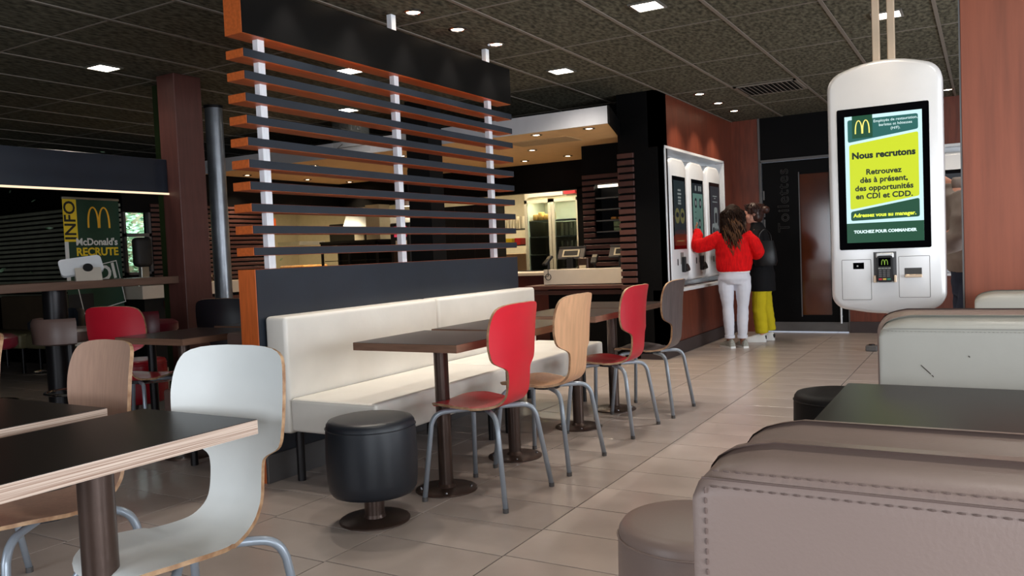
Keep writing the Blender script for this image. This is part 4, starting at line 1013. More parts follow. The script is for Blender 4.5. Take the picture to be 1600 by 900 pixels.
# white back counter by the ribbed wall
bc = thing('back_counter', 'white-fronted counter along the red ribbed wall beside the window', 'counter', (-8.4, 7.1, 0))
obj('counter_body', bx(-.28, -1.15, 0, .05, 1.05, .82), M['black_soft'], bc); obj('counter_top', bx(-.29, -1.2, .82, .10, 1.1, .97, bev=.004), M['white_top'], bc)
obj('lower_rail', bx(.05, -.9, .70, .09, 1.05, .78), M['rib_red'], bc)
wt = thing('wooden_tray', 'wooden tray with upright handles on the white counter by the window', 'tray', (-8.42, 6.62, .97))
obj('tray_base', bx(-.1, -.28, 0, .1, .28, .02), M['card'], wt)
for a in (-.28, .26): obj('tray_end', bx(-.1, a, .02, .1, a + .02, .09), M['card'], wt)
for a in (-.1, .085): obj('tray_side', bx(a, -.28, .02, a + .015, .28, .06), M['card'], wt)
sp_ = thing('sauce_dispenser', 'black rounded dispenser on a grey post in front of the window', 'dispenser', (-8.42, 6.02, .97))
b = bmesh.new(); box(b, -.03, -.05, 0, .03, .05, .22, bev=.005); obj('post', b, M['steel_grey'], sp_)
b = bx(-.07, -.11, .22, .05, .11, .56, bev=.05, seg=4); obj('dispenser_head', b, M['rubber'], sp_, smooth=40)
# trees outside the window
tr = thing('outdoor_tree', 'pale green tree outside the narrow window beside the banner', 'tree', (-10.9, 7.45, 0))
b = bmesh.new(); tube(b, [(0, 0, 0), (.05, 0, .8), (0, .05, 1.4)], [.09, .07, .04], 10); obj('trunk', b, M['wine_wood'], tr, smooth=True)
lf = bmesh.new()
for k in range(2600):
    p = Vector((random.gauss(0, .5), random.gauss(0, .6), 1.5 + random.gauss(0, .42))); a = random.random() * 6.28; s_ = .035 + random.random() * .03
    u = Vector((math.cos(a), math.sin(a), random.uniform(-.5, .5))) * s_; v = Vector((-math.sin(a) * .4, math.cos(a) * .4, random.uniform(.3, 1))) * s_
    vs_ = [lf.verts.new(p + q) for q in (-u, v * .5, u, -v * .5)]; lf.faces.new(vs_)
o = obj('leaves', lf, M['leaf'], tr); o['kind'] = 'stuff'
area('outdoor_daylight', (-9.6, 6.9, 2.3), (R(20), R(60), 0), 1.0, .6, 12, (.9, 1, 1)) if False else None

# ================================================================== SERVICE COUNTER
pc = thing('service_counter', 'wood and white front counter carrying the tills, left of the ribbed black wall', 'counter', (-3.9, 8.3, 0))
obj('counter_body', bx(-.45, -.02, 0, .555, .19, .74), M['black_wall'], pc)
obj('wood_ledge', bx(-.66, -.20, .745, .555, .19, .785, bev=.004), M['rib_red'], pc); obj('wood_ledge_rail', bx(-.60, -.12, .68, .555, -.08, .73, bev=.004), M['rib_red'], pc)
obj('white_upstand', bx(-.49, -.05, .79, .555, .0, .965, bev=.006), M['white_top'], pc)
obj('worktop', bx(-.49, .0, .93, .555, .19, .955), M['steel_grey'], pc)
lc = thing('service_counter', 'lower dark red counter with a white top behind the screen end', 'counter', (-6.5, 8.9, 0))
obj('counter_body', bx(-2.1, 0, 0, 1.85, .7, .88), mat('oxblood_panel', srgb(66, 24, 20), .4, var=.12), lc); obj('counter_top', bx(-2.15, -.04, .88, 1.88, .7, .915, bev=.004), M['white_top'], lc)
ws = thing('wall_socket', 'white wall socket under the service counter', 'socket', (-4.33, 8.27, .42)); obj('socket_plate', bx(-.05, -.006, -.045, .05, 0, .045, bev=.003), M['white_top'], ws); obj('socket_face', bx(-.02, -.009, -.02, .02, -.004, .02), M['panel_line'], ws)
def till(label, x, y, w=.34):
    t = thing('till', label, 'till', (x, y, .955), 0, 'tills on the service counter')
    b = bx(-w / 2, -.012, 0, w / 2, .012, .16, bev=.008); b.transform(Matrix.Translation((0, 0, .12)) @ Matrix.Rotation(R(-30), 4, 'X')); obj('monitor', b, M['skirting_grey'], t)
    b = bx(-w / 3.2, -.02, .02, w / 3.2, -.012, .11); b.transform(Matrix.Translation((0, 0, .12)) @ Matrix.Rotation(R(-30), 4, 'X')); obj('monitor_back', b, M['cream_paint'], t)
    b = bx(-w / 4, -.024, .035, w / 4, -.018, .095); b.transform(Matrix.Translation((0, 0, .12)) @ Matrix.Rotation(R(-30), 4, 'X')); obj('back_vent', b, M['rubber'], t)
    obj('stand', bx(-.04, -.03, .01, .04, .05, .14, bev=.006), M['rubber'], t); obj('stand_base', bx(-.12, -.07, 0, .12, .09, .015, bev=.004), M['rubber'], t)
    obj('customer_rail', bx(-w / 2, .05, .25, w / 2, .065, .262), M['steel_grey'], t)
till('till with a tilted monitor, left of the pair on the service counter', -4.12, 8.42)
till('till with a tilted monitor against the ribbed wall, right of the pair', -3.48, 8.42)
def pinpad(label, x, y, rz):
    t = thing('card_terminal', label, 'card terminal', (x, y, .965), rz)
    b = bx(-.035, -.075, .0, .035, .075, .03, bev=.01, seg=2); b.transform(Matrix.Translation((0, 0, .09)) @ Matrix.Rotation(R(40), 4, 'X')); obj('terminal_body', b, M['rubber'], t)
    b = bx(-.025, .01, .028, .025, .055, .033); b.transform(Matrix.Translation((0, 0, .09)) @ Matrix.Rotation(R(40), 4, 'X')); obj('terminal_display', b, M['steel_grey'], t)
    b = bmesh.new(); cyl(b, 0, 0, 0, .10, .014, n=10); obj('stalk', b, M['rubber'], t)
pinpad('card terminal with a hanging cable at the left end of the white upstand', -4.34, 8.29, R(-25)); pinpad('card terminal in the middle of the white upstand between the tills', -3.76, 8.29, R(10))
cb_ = thing('cable_coil', 'black coiled cable hanging on the white counter front', 'cable', (-4.32, 8.235, .88)); b = bmesh.new()
tube(b, [(.035 * math.cos(2 * PI * k / 20), 0, .035 * math.sin(2 * PI * k / 20)) for k in range(20)], .004, 6, closed=True); tube(b, [(-.08, 0, .01), (-.03, 0, 0), (0, 0, .01), (.0, 0, .09)], .004, 6); obj('cable', b, M['rubber'], cb_)
rp = thing('receipt_printer', 'dark receipt printer with a cream paper strip between the tills', 'printer', (-3.93, 8.40, .955)); obj('printer_body', bx(-.07, -.06, 0, .07, .08, .13, bev=.02, seg=2), M['brown_steel'], rp); obj('paper', bx(-.04, -.075, 0.0, .04, -.06, .045), M['cream_paint'], rp)

# bakery display in the ribbed wall
bk = thing('bakery_shelf', 'lit bakery shelf unit set into the red ribbed wall behind the tills', 'shelf', (-3.585, 8.6, 1.34))
obj('back_board', bx(-.24, .08, 0, .24, .09, .57), M['black_soft'], bk); obj('light_bar', bx(-.235, -.02, .53, .235, .0, .56), E['shelf'], bk)
for z_ in (.40, .27, .145, .02): obj('shelf_board', bx(-.24, -.08, z_, .24, .08, z_ + .014), M['steel_grey'], bk)
lamp_spot(bk, (0, -.03, .53), .8, (1, .9, .75), 150, .8, .05)
for k in range(3):
    p_ = tag(obj('pastry', bx(-3.66 + k * .09, 8.54, 1.50, -3.59 + k * .09, 8.61, 1.53, bev=.012, seg=2), M['food'], smooth=True), ['leftmost', 'middle', 'rightmost'][k] + ' small golden pastry on the lit bakery shelf', 'pastry', 'pastries on the bakery shelf')
for k in range(2):
    p_ = tag(obj('picture_card', bx(-3.62, 8.535, 1.375 + k * .0 if k == 0 else 1.42, -3.40, 8.54, 1.41 if k == 0 else 1.48), mat('leafy_print', srgb(130, 150, 110), .5, var=.3, vscale=40)), ['pale green printed card low on the bakery shelf', 'green leafy printed card higher on the bakery shelf'][k], 'card')

# fridge
fg = thing('drinks_fridge', 'tall cream double-door fridge with glass doors and stacked tubs', 'fridge', (-5.42, 10.5, 0))
b = bmesh.new(); box(b, -.45, .04, .08, -.41, .62, 1.95); box(b, .41, .04, .08, .45, .62, 1.95); box(b, -.45, .04, 1.95, .45, .62, 2.07); box(b, -.45, .04, .0, .45, .62, .2); box(b, -.45, .58, .2, .45, .62, 1.95); obj('cabinet', b, M['cream_paint'], fg)
for sx in (-1, 1):
    b = bmesh.new(); a, c = (-.44, -.005) if sx < 0 else (.005, .44)
    box(b, a, 0, .22, a + .045, .035, 1.93); box(b, c - .045, 0, .22, c, .035, 1.93); box(b, a, 0, 1.88, c, .035, 1.93); box(b, a, 0, .22, c, .035, .28)
    d_ = obj('door', b, M['cream_paint'], fg); obj('door_pane', bx(a + .045, .015, .28, c - .045, .02, 1.88), mat('fridge_glass', srgb(235, 245, 240), .02, trans=1.0, var=0.0), d_)
obj('top_grille', bx(-.38, -.01, 1.97, .2, .04, 2.05), M['white_top'], fg); obj('brand_plate', bx(.22, -.012, 1.98, .4, .04, 2.04), M['red_pack'], fg)
for z_ in (.55, .85, 1.12, 1.38, 1.62): obj('shelf', bx(-.41, .08, z_, .41, .55, z_ + .012), M['steel_grey'], fg)
area('fridge_added_lamp', (-5.42, 10.58, 1.93), (0, 0, 0), .6, .1, 7, (.85, 1.0, .95))  # area lamp without a fixture, added to brighten the dark inside
for zi, z_ in enumerate((.86, 1.13, 1.39)):
    for k in range(5):
        for h in range(2):
            b = bmesh.new(); lathe(b, -5.42 + .10 + k * .068, 10.66, [(0, z_ + .003 + h * .1), (.026, z_ + .003 + h * .1), (.03, z_ + .09 + h * .1), (0, z_ + .09 + h * .1)], 12)
            tag(obj('tub', b, M['cream_paint'], smooth=40), 'small cream tub in the fridge, %s shelf, %s layer, %s' % (['low', 'middle', 'upper'][zi], ['bottom', 'top'][h], ORD[k] if k < 4 else 'rightmost'), 'tub', 'tubs in the drinks fridge')
for k in range(4): tag(obj('food_packet', bx(-5.78 + k * .09, 10.6, 1.634, -5.71 + k * .09, 10.7, 1.72 + .03 * (k % 2), bev=.015, seg=2), M['food'], smooth=True), 'golden food packet on the top fridge shelf, ' + (ORD[k] if k < 3 else 'rightmost'), 'packet', 'packets in the drinks fridge')

# kitchen equipment seen through the slats
oc = thing('display_case', 'black framed glass display case on the counter behind the screen', 'display case', (-7.95, 9.0, .915))
b = bmesh.new()
for x in (-.53, -.01, .5):
    for y in (0, .36): box(b, x, y, 0, x + .03, y + .03, .5)
for z_ in (0, .47):
    for y in (0, .36): box(b, -.53, y, z_, .53, y + .03, z_ + .03)
obj('frame', b, M['black_soft'], oc); obj('back_panel', bx(-.5, .38, .03, .5, .39, .47), M['black_wall'], oc); obj('roof', bx(-.54, -.01, .5, .54, .4, .53), M['black_soft'], oc); obj('inner_shelf', bx(-.5, .04, .24, .5, .37, .25), M['dark_steel'], oc)
tag(obj('menu_poster', bx(-8.715, 8.22, 1.62, -8.70, 8.36, 1.80), M['orange_pack'], smooth=False), 'small orange notice beside the kitchen opening', 'notice')
mi = thing('microwave', 'dark microwave oven on the kitchen back shelf', 'oven', (-10.8, 12.5, 1.5)); obj('oven_body', bx(-.45, -.3, 0, .45, .1, .38, bev=.01), M['dark_steel'], mi); obj('oven_door', bx(-.40, -.32, .05, .2, -.3, .33), M['glass_black'], mi)
hb = thing('heated_bin', 'stainless and cream heated food station behind the display case', 'food station', (-9.2, 11.3, 0))
obj('cabinet', bx(-.9, 0, 0, .9, .7, 1.15, bev=.01), M['steel_grey'], hb)
b = bmesh.new(); prism(b, [(0, 1.72), (.7, 1.72), (.7, 1.98), (0.12, 1.98)], 'x', -.9, .9); obj('hood', b, M['steel_grey'], hb)
for k_, (x_, w_, m_) in enumerate(((-.88, .22, 'cream_paint'), (-.62, .12, 'black_soft'), (-.46, .34, 'steel_grey'), (-.08, .30, 'cream_paint'), (.26, .16, 'white_top'), (.46, .18, 'skirting_grey'), (.68, .20, 'cream_wall'))): obj('side_panel', bx(x_, .30, 1.34, x_ + w_, .33, 1.72), M[m_], hb)
for x in (-.86, -.3, .28, .84):
    obj('upright', bx(x, .05, 1.15, x + .04, .1, 1.5), M['white_top'], hb)
obj('warming_shelf', bx(-.9, .05, 1.3, .9, .5, 1.32), M['white_top'], hb)
for k in range(4): tag(obj('food_tray', bx(-9.95 + k * .42, 11.36, 1.322, -9.62 + k * .42, 11.58, 1.38, bev=.01), [M['food'], M['card'], M['cream_paint'], M['card']][k]), 'shallow food tray on the warming shelf, ' + (ORD[k] if k < 3 else 'rightmost'), 'tray', 'trays on the warming shelf')
fp = thing('fry_station', 'brightly lit fries station with golden food at the left kitchen corner', 'food station', (-8.95, 9.35, 0)); obj('cabinet', bx(-.5, -.35, 0, .1, .3, 1.05), M['steel_grey'], fp); obj('fry_bed', bx(-.45, -.3, 1.05, .05, .25, 1.12, bev=.02), M['food'], fp); obj('heat_hood', bx(-.45, -.3, 1.42, .0, .25, 1.48), M['steel_grey'], fp)
lamp_spot(fp, (-.2, 0, 1.41), 5, (1, .82, .55), 140, .6, .04)
struct(obj('trim_9', bx(-7.98, 9.45, .915, -7.72, 9.70, 1.97), M['cream_wall']))
for k, (x, lb) in enumerate(((-7.2, 'coffee machine with a small red picture screen left of the black pillar'),)):
    cm = thing('coffee_machine', lb, 'coffee machine', (x, 9.25, .915)); obj('machine_body', bx(-.18, 0, 0, .18, .4, .75, bev=.015), M['rubber'], cm)
    obj('picture_screen', bx(-.10, -.004, .55, .12, 0, .70), E['s_red'], cm); obj('cup_bay', bx(-.12, -.002, .12, .12, .0, .38), M['brown_steel'], cm); obj('drip_tray', bx(-.13, -.06, 0.0, .13, 0, .03), M['steel_grey'], cm)
    obj('picture_print', bx(-.08, -.003, .40, .12, 0, .50), M['cream_paint'], cm)
pl = thing('pendant_lamp', 'small white pendant lamp left of the black pillar behind the slats', 'lamp', (-6.75, 8.9, 1.86)); b = bmesh.new(); lathe(b, 0, 0, [(.07, 0), (.055, .09), (.02, .12), (0, .12)], 20); obj('lamp_shade', b, M['white_top'], pl, smooth=40); b = bmesh.new(); lathe(b, 0, 0, [(0, .0), (.065, .002)], 20); obj('bulb', b, E['warm'], pl)
b = bmesh.new(); tube(b, [(0, 0, .12), (0, 0, .49)], .004, 6); obj('cord', b, M['rubber'], pl)
bu = thing('beverage_unit', 'tall black appliance bank behind the screen, right of the black pillar', 'appliance', (-5.95, 9.25, .915)); obj('cabinet', bx(-.55, 0, 0, .25, .42, .92, bev=.01), M['black_soft'], bu)
for x in (-.3, 0.0): obj('panel_joint', bx(x, -.003, .02, x + .01, 0, .9), M['dark_steel'], bu)
obj('cup_shelf', bx(-.5, -.05, .1, .2, 0, .12), M['steel_grey'], bu)
ks = thing('kitchen_shelf', 'steel shelf rack with packaging behind the far slats', 'shelf', (-6.55, 11.1, 0))
for z_ in (1.0, 1.28, 1.53): obj('shelf_board', bx(-.62, 0, z_, .62, .35, z_ + .015), M['dark_steel'], ks)
for x in (-.62, .6): obj('upright', bx(x, 0, 0, x + .02, .35, 1.9), M['dark_steel'], ks)
tag(obj('carton', bx(-7.12, 11.12, 1.546, -6.92, 11.3, 1.72), M['orange_pack']), 'orange printed carton on the kitchen shelf', 'carton')
for k in range(6): 
    b = bmesh.new(); lathe(b, -6.82 + k * .105, 11.2, [(0, 1.546), (.032, 1.546), (.042, 1.74), (0, 1.74)], 14)
    tag(obj('cup_stack', b, M['cream_paint'], smooth=40), 'stack of cream paper cups on the kitchen shelf, ' + ORD[k], 'cups', 'cup stacks on the kitchen shelf')
for k in range(3): tag(obj('small_box', bx(-6.72 + k * .16, 11.12, 1.296, -6.62 + k * .16, 11.3, 1.40), [M['card'], M['banner_yellow'], M['red_pack']][k]), ['kraft box on the middle kitchen shelf', 'yellow box on the middle kitchen shelf', 'red box on the middle kitchen shelf'][k], 'box')
bxs = thing('cardboard_box', 'open cardboard box left of the cream fridge', 'box', (-6.1, 10.6, .0)); obj('box_body', bx(-.2, 0, .0, .2, .35, 1.16, bev=.004), M['card'], bxs); obj('box_flap', bx(-.2, -.1, 1.15, .2, 0, 1.156), M['card'], bxs)

# ================================================================== PEOPLE
def ring(bm, c, rx, ry, z, n=20, tiltx=0.0):
    return [bm.verts.new((c[0] + rx * math.cos(2 * PI * k / n), c[1] + ry * math.sin(2 * PI * k / n), z + tiltx * ry * math.sin(2 * PI * k / n))) for k in range(n)]
def loft(bm, secs, n=20):
    """secs: (x,y,z,rx,ry) stacked vertically, closed"""
    rs = [ring(bm, (s_[0], s_[1]), s_[3], s_[4], s_[2], n) for s_ in secs]
    for a, b in zip(rs, rs[1:]):
        for k in range(n): bm.faces.new((a[k], a[(k + 1) % n], b[(k + 1) % n], b[k]))
    bm.faces.new(rs[0][::-1]); bm.faces.new(rs[-1])
def limb(bm, pts, rad, n=14, sub=5):
    P = catmull(pts, sub); rr = []
    for i in range(len(pts) - 1):
        for k in range(sub): rr.append(rad[i] + (rad[i + 1] - rad[i]) * k / sub)
    rr.append(rad[-1]); tube(bm, P, rr, n)
def ball(bm, c, r, sx=1, sy=1, sz=1, u=20, v=14):
    g = bmesh.ops.create_uvsphere(bm, u_segments=u, v_segments=v, radius=r)
    bmesh.ops.scale(bm, vec=(sx, sy, sz), verts=g['verts']); bmesh.ops.translate(bm, vec=c, verts=g['verts']); return g['verts']
def remesh(name, bm, m, parent, vox=.009, smooth_it=4, fold=0.0, fscale=9.0):
    bmesh.ops.recalc_face_normals(bm, faces=bm.faces)
    me = bpy.data.meshes.new(name); bm.to_mesh(me); bm.free()
    o = bpy.data.objects.new(name, me)
    md = o.modifiers.new('r', 'REMESH'); md.mode = 'VOXEL'; md.voxel_size = vox; md.use_smooth_shade = True
    if smooth_it:
        ms = o.modifiers.new('s', 'SMOOTH'); ms.factor = .6; ms.iterations = smooth_it
    nm = evaluated_mesh(o); bpy.data.objects.remove(o)
    if fold:
        nrm = [v.normal.copy() for v in nm.vertices]
        for i_, v in enumerate(nm.vertices):
            nz = mnoise.noise(Vector((v.co.x * fscale * .7, v.co.y * fscale * .7, v.co.z * fscale * 1.6)))
            v.co += nrm[i_] * nz * fold
    for p in nm.polygons: p.use_smooth = True
    nm.name = name; nm.materials.clear(); nm.materials.append(m)
    q = bpy.data.objects.new(name, nm); C.objects.link(q); q.parent = parent; return q
def hand(bm, wrist, d, side, up=(0, 0, 1), s=1.0, curl=.35, point=False):
    """palm and five fingers from wrist along d; side = thumb side vector"""
    w = Vector(wrist); d = Vector(d).normalized(); sd = Vector(side).normalized(); n = d.cross(sd).normalized()
    palm_end = w + d * .085 * s
    limb(bm, [w, w + d * .04 * s, palm_end], [.024 * s, .030 * s, .027 * s], 10, 3)
    for off in (-.022, 0, .022):
        limb(bm, [w + d * .02 * s + sd * off * .5 * s, palm_end + sd * off * s], [.016 * s, .013 * s], 8, 2)
    for k, (off, ln) in enumerate(((.030, .068), (.010, .076), (-.010, .070), (-.029, .056))):
        c = curl if not (point and k == 0) else .05
        if point and k > 0: c = 1.2
        b0 = palm_end + sd * off * s; b1 = b0 + (d * math.cos(c * .5) - n * math.sin(c * .5)) * ln * .45 * s
        b2 = b1 + (d * math.cos(c * 1.3) - n * math.sin(c * 1.3)) * ln * .55 * s
        limb(bm, [b0 - d * .012, b1, b2], [.0095 * s, .0088 * s, .0072 * s], 8, 3)
    t0 = w + d * .025 * s + sd * .025 * s; t1 = t0 + (sd * .7 + d * .5).normalized() * .032 * s; t2 = t1 + (d * .9 + sd * .25).normalized() * .030 * s
    limb(bm, [t0, t1, t2], [.012 * s, .0105 * s, .0085 * s], 8, 3)
def head(bm, c, s=1.0, yaw=0.0, pitch=0.0):
    """head facing +Y local before yaw; c = head centre"""
    b2 = bmesh.new()
    ball(b2, (0, -.012, .025), .098, .86, 1.0, 1.02); ball(b2, (0, .022, -.02), .078, .86, .92, 1.12)
    ball(b2, (0, .048, -.078), .036, 1.0, .95, .75); ball(b2, (0, .085, -.052), .017, 1.25, .6, .5)
    limb(b2, [(0, .082, .022), (0, .100, -.008), (0, .108, -.022)], [.009, .012, .015], 8, 3)
    for sx in (-1, 1):
        ball(b2, (sx * .012, .096, -.026), .010); ball(b2, (sx * .034, .074, .012), .016, 1.2, .6, .8); ball(b2, (sx * .042, .062, -.028), .024, 1, .8, .9)
        limb(b2, [(sx * .018, .090, .032), (sx * .048, .076, .034)], [.008, .007], 6, 2)
        ball(b2, (sx * .083, -.008, -.005), .028, .32, .62, 1.0)
    ball(b2, (0, .096, -.046), .010, 1.9, .6, .45); ball(b2, (0, .094, -.058), .011, 1.7, .6, .5)
    b2.transform(Matrix.Translation(c) @ Matrix.Rotation(yaw, 4, 'Z') @ Matrix.Rotation(pitch, 4, 'X') @ Matrix.Scale(s, 4))
    me = bpy.data.meshes.new('tmp'); b2.to_mesh(me); b2.free(); bm.from_mesh(me); bpy.data.meshes.remove(me)
def shoe(name, parent, x, y, rz, m, sole, ln=.25, heel=None):
    """toe towards +Y"""
    b = bmesh.new(); rs = []
    for v, w, h in ((-.075, .030, .060), (-.055, .036, .085), (-.01, .037, .085), (.035, .038, .072), (.08, .043, .056), (.12, .044, .045), (.15, .036, .036), (.168, .018, .026)):
        rs.append([b.verts.new((w * math.cos(a), v, .018 + max(0, math.sin(a)) * h + min(0, math.sin(a)) * .004)) for a in [2 * PI * k / 16 for k in range(16)]])
    for p, q in zip(rs, rs[1:]):
        for k in range(16): b.faces.new((p[k], p[(k + 1) % 16], q[(k + 1) % 16], q[k]))
    b.faces.new(rs[0][::-1]); b.faces.new(rs[-1])
    T = Matrix.Translation((x, y, 0)) @ Matrix.Rotation(rz, 4, 'Z'); b.transform(T); o_ = obj(name, b, m, parent, smooth=60)
    b = bmesh.new(); P = [(-.030, -.078), (.030, -.078), (.040, -.03), (.040, .03), (.047, .09), (.045, .13), (.030, .165), (0, .176), (-.030, .165), (-.045, .13), (-.047, .09), (-.040, .03), (-.040, -.03)]
    prism(b, P, 'z', 0, .022); b.transform(T); obj('sole', b, sole, o_, smooth=60)
    b = bmesh.new()
    for k in range(4): tube(b, [(-.016, .035 + k * .018, .095 - k * .010), (.016, .035 + k * .018, .095 - k * .010)], .0028, 5)
    b.transform(T); obj('laces', b, M['shoe_white'], o_)
    if heel: b = bx(-.030, -.083, .03, .030, -.065, .078, bev=.008); b.transform(T); obj('heel_tab', b, heel, o_)
    return o_
def curls(name, parent, m, n, head_c, rr, length, front_dir, seed, spread=1.0, w=.006, amp=.012):
    random.seed(seed); b = bmesh.new(); hc_ = Vector(head_c)
    for k in range(n):
        a = random.uniform(0, 2 * PI); el = random.uniform(-.1, 1.45)
        d = Vector((math.cos(a) * math.cos(el), math.sin(a) * math.cos(el), math.sin(el)))
        if d.dot(Vector(front_dir)) > .38 and el < .95: continue
        p0 = hc_ + d * rr; out_d = Vector((d.x, d.y, 0)); 
        if out_d.length < .05: out_d = Vector((math.cos(a), math.sin(a), 0))
        out_d.normalize()
        ln = length * random.uniform(.72, 1.05); ph = random.uniform(0, 6); pts_ = []
        st = 13
        for i in range(st + 1):
            t_ = i / st; r_ = rr + .010 + .028 * spread * math.sin(min(1, t_ * 1.6) * PI / 2) - .02 * t_
            zz = p0.z - ln * t_ if t_ > 0 else p0.z
            side = out_d * r_ * (1 if el < .6 else min(1, .35 + t_ * 3))
            q = Vector((hc_.x + side.x, hc_.y + side.y, 0)); q.z = p0.z + .0 - ln * t_
            if el >= .6: q.z = p0.z - ln * t_ * (0.6 + .4 * t_)
            tw = amp * min(1, t_ * 3); q += Vector((math.cos(ph + t_ * 15) * tw, math.sin(ph + t_ * 15) * tw, 0))
            pts_.append(q)
        tube(b, pts_, [w * (1 - .5 * i / st) for i in range(st + 1)], 5)
    random.seed(11)
    return obj(name, b, m, parent, smooth=True)

# --- woman in the red sweater: faces +Y (away), left arm up to the screen
p1 = thing('person', 'person with long curly brown hair in a red sweater and white trousers, touching the kiosk', 'person', (-2.455, 9.17, 0), R(12))
B = bmesh.new()
loft(B, [(0, 0, .80, .15, .105), (0, -.01, .88, .165, .115), (0, 0, .98, .125, .09), (0, 0, 1.08, .13, .09), (0, 0, 1.2, .155, .10), (0, 0, 1.28, .15, .085), (0, 0, 1.32, .08, .06)])
limb(B, [(0, 0, 1.28), (0, .005, 1.36), (0, .01, 1.42)], [.055, .048, .048])
head(B, (0, .015, 1.475), 1.0, R(10), R(-3))
limb(B, [(-.15, 0, 1.285), (-.27, .02, 1.20), (-.40, .06, 1.17), (-.41, .13, 1.28), (-.425, .17, 1.36)], [.045, .042, .036, .030, .022])
hand(B, (-.425, .17, 1.36), (-.45, .22, .6), (.6, .2, .3), s=.95, point=True)
limb(B, [(.15, 0, 1.285), (.22, -.03, 1.10), (.22, .10, 1.02), (.16, .20, 1.06)], [.045, .04, .032, .022])
hand(B, (.16, .20, 1.06), (-.5, .6, .2), (0, .2, 1), s=.95, curl=.6)
for sx in (-1, 1): limb(B, [(sx * .085, 0, .85), (sx * .085, .0, .48), (sx * .07, -.01, .08)], [.08, .05, .032])
for sx in (-1, 1): limb(B, [(sx * .07, -.02, .06), (sx * .07, .10, .035)], [.03, .025])
remesh('body', B, M['skin_dark'], p1, .008, 2)
B = bmesh.new()
loft(B, [(0, -.01, .855, .155, .118), (0, -.005, .875, .185, .14), (0, 0, .95, .20, .148), (0, 0, 1.08, .20, .14), (0, 0, 1.20, .20, .125), (0, 0, 1.28, .175, .10), (0, .0, 1.325, .10, .075), (0, .005, 1.35, .075, .065)], 28)
limb(B, [(-.13, 0, 1.26), (-.24, .01, 1.20), (-.375, .04, 1.16), (-.405, .07, 1.19), (-.405, .12, 1.28), (-.415, .155, 1.35)], [.08, .085, .082, .078, .066, .042])
limb(B, [(.13, 0, 1.26), (.215, -.03, 1.17), (.265, -.03, 1.08), (.235, .08, 1.04), (.17, .18, 1.06)], [.08, .075, .068, .06, .042])
remesh('sweater', B, M['red_knit'], p1, .009, 3, .008, 10)
B = bmesh.new()
loft(B, [(0, 0, .84, .172, .13), (0, 0, .875, .17, .128)], 24); remesh('sweater_shirt_hem', B, M['shoe_white'], p1, .008, 1)
B = bmesh.new()
loft(B, [(0, -.005, .72, .13, .115), (0, -.015, .78, .175, .135), (0, -.012, .84, .165, .125), (0, 0, .90, .14, .10)], 24)
for sx in (-1, 1): limb(B, [(sx * .088, -.005, .80), (sx * .090, -.002, .66), (sx * .082, .005, .47), (sx * .076, -.012, .32), (sx * .070, -.01, .15), (sx * .070, -.01, .115)], [.092, .088, .062, .064, .050, .050])
remesh('trousers', B, M['white_denim'], p1, .008, 3, .004, 14)
for sx in (-1, 1):
    b = bmesh.new(); lathe(b, sx * .070, -.01, [(.051, .11), (.056, .112), (.057, .145), (.051, .147)], 20); obj('trouser_cuff', b, M['white_denim'], p1, smooth=True)
shoe('shoe', p1, -.075, -.005, R(35), M['shoe_grey'], M['shoe_white']); shoe('shoe', p1, .075, .02, R(25), M['shoe_grey'], M['shoe_white'])
B = bmesh.new(); ball(B, (0, -.008, 1.505), .112, .92, .98, .95); ball(B, (0, -.05, 1.42), .095, 1.05, .8, 1.1); ball(B, (0.01, -.075, 1.30), .085, 1.0, .6, 1.3); remesh('hair', B, M['hair'], p1, .010, 2, .008, 22)
curls('hair_curls', p1, M['hair'], 300, (0, 0, 1.485), .098, .42, (0, 1, 0), 3, 1.25)
curls('hair_curl_ends', p1, M['hair_tip'], 120, (0.01, -.02, 1.40), .10, .40, (0, 1, 0), 5, .8)

# --- woman in black: faces -X, leaning in slightly
p2 = thing('person', 'person with an auburn bun in a long black coat and mustard trousers, in profile', 'person', (-2.325, 9.86, 0), R(98))
B = bmesh.new()
loft(B, [(0, 0, .80, .15, .11), (0, -.01, .9, .16, .12), (0, 0, 1.0, .13, .10), (0, .01, 1.12, .14, .105), (0, .02, 1.25, .155, .10), (0, .02, 1.32, .15, .085), (0, .02, 1.36, .08, .06)])
limb(B, [(0, .02, 1.32), (0, .04, 1.40), (0, .055, 1.46)], [.056, .05, .05])
head(B, (0, .075, 1.515), 1.02, R(12), R(-6))
limb(B, [(-.15, .02, 1.32), (-.20, .03, 1.10), (-.17, .16, .96), (-.12, .26, 1.0)], [.045, .04, .034, .024]); hand(B, (-.12, .26, 1.0), (.2, .8, .1), (0, 0, 1), s=.95, curl=.5)
limb(B, [(.15, .02, 1.32), (.20, -.01, 1.10), (.19, .12, .95), (.13, .22, .99)], [.045, .04, .034, .024]); hand(B, (.13, .22, .99), (-.2, .8, .1), (0, 0, 1), s=.95, curl=.5)
for sx in (-1, 1): limb(B, [(sx * .085, 0, .85), (sx * .085, .01, .48), (sx * .08, -.0, .08)], [.08, .052, .034])
for sx in (-1, 1): limb(B, [(sx * .08, -.02, .06), (sx * .08, .10, .035)], [.03, .025])
remesh('body', B, M['skin'], p2, .007, 2)
B = bmesh.new()
loft(B, [(0, 0, .60, .205, .165), (0, 0, .63, .205, .165), (0, -.005, .80, .195, .155), (0, 0, .95, .175, .135), (0, .01, 1.10, .175, .13), (0, .018, 1.24, .185, .125), (0, .02, 1.32, .165, .10), (0, .025, 1.37, .085, .075), (0, .035, 1.41, .065, .065)], 28)
for sx in (-1, 1): limb(B, [(sx * .14, .02, 1.30), (sx * .205, .01, 1.18), (sx * .215, .0, 1.06), (sx * .19, .12, .95), (sx * .14, .21, .985)], [.068, .062, .058, .052, .042])
remesh('coat', B, M['black_cloth'], p2, .009, 3, .006, 9)
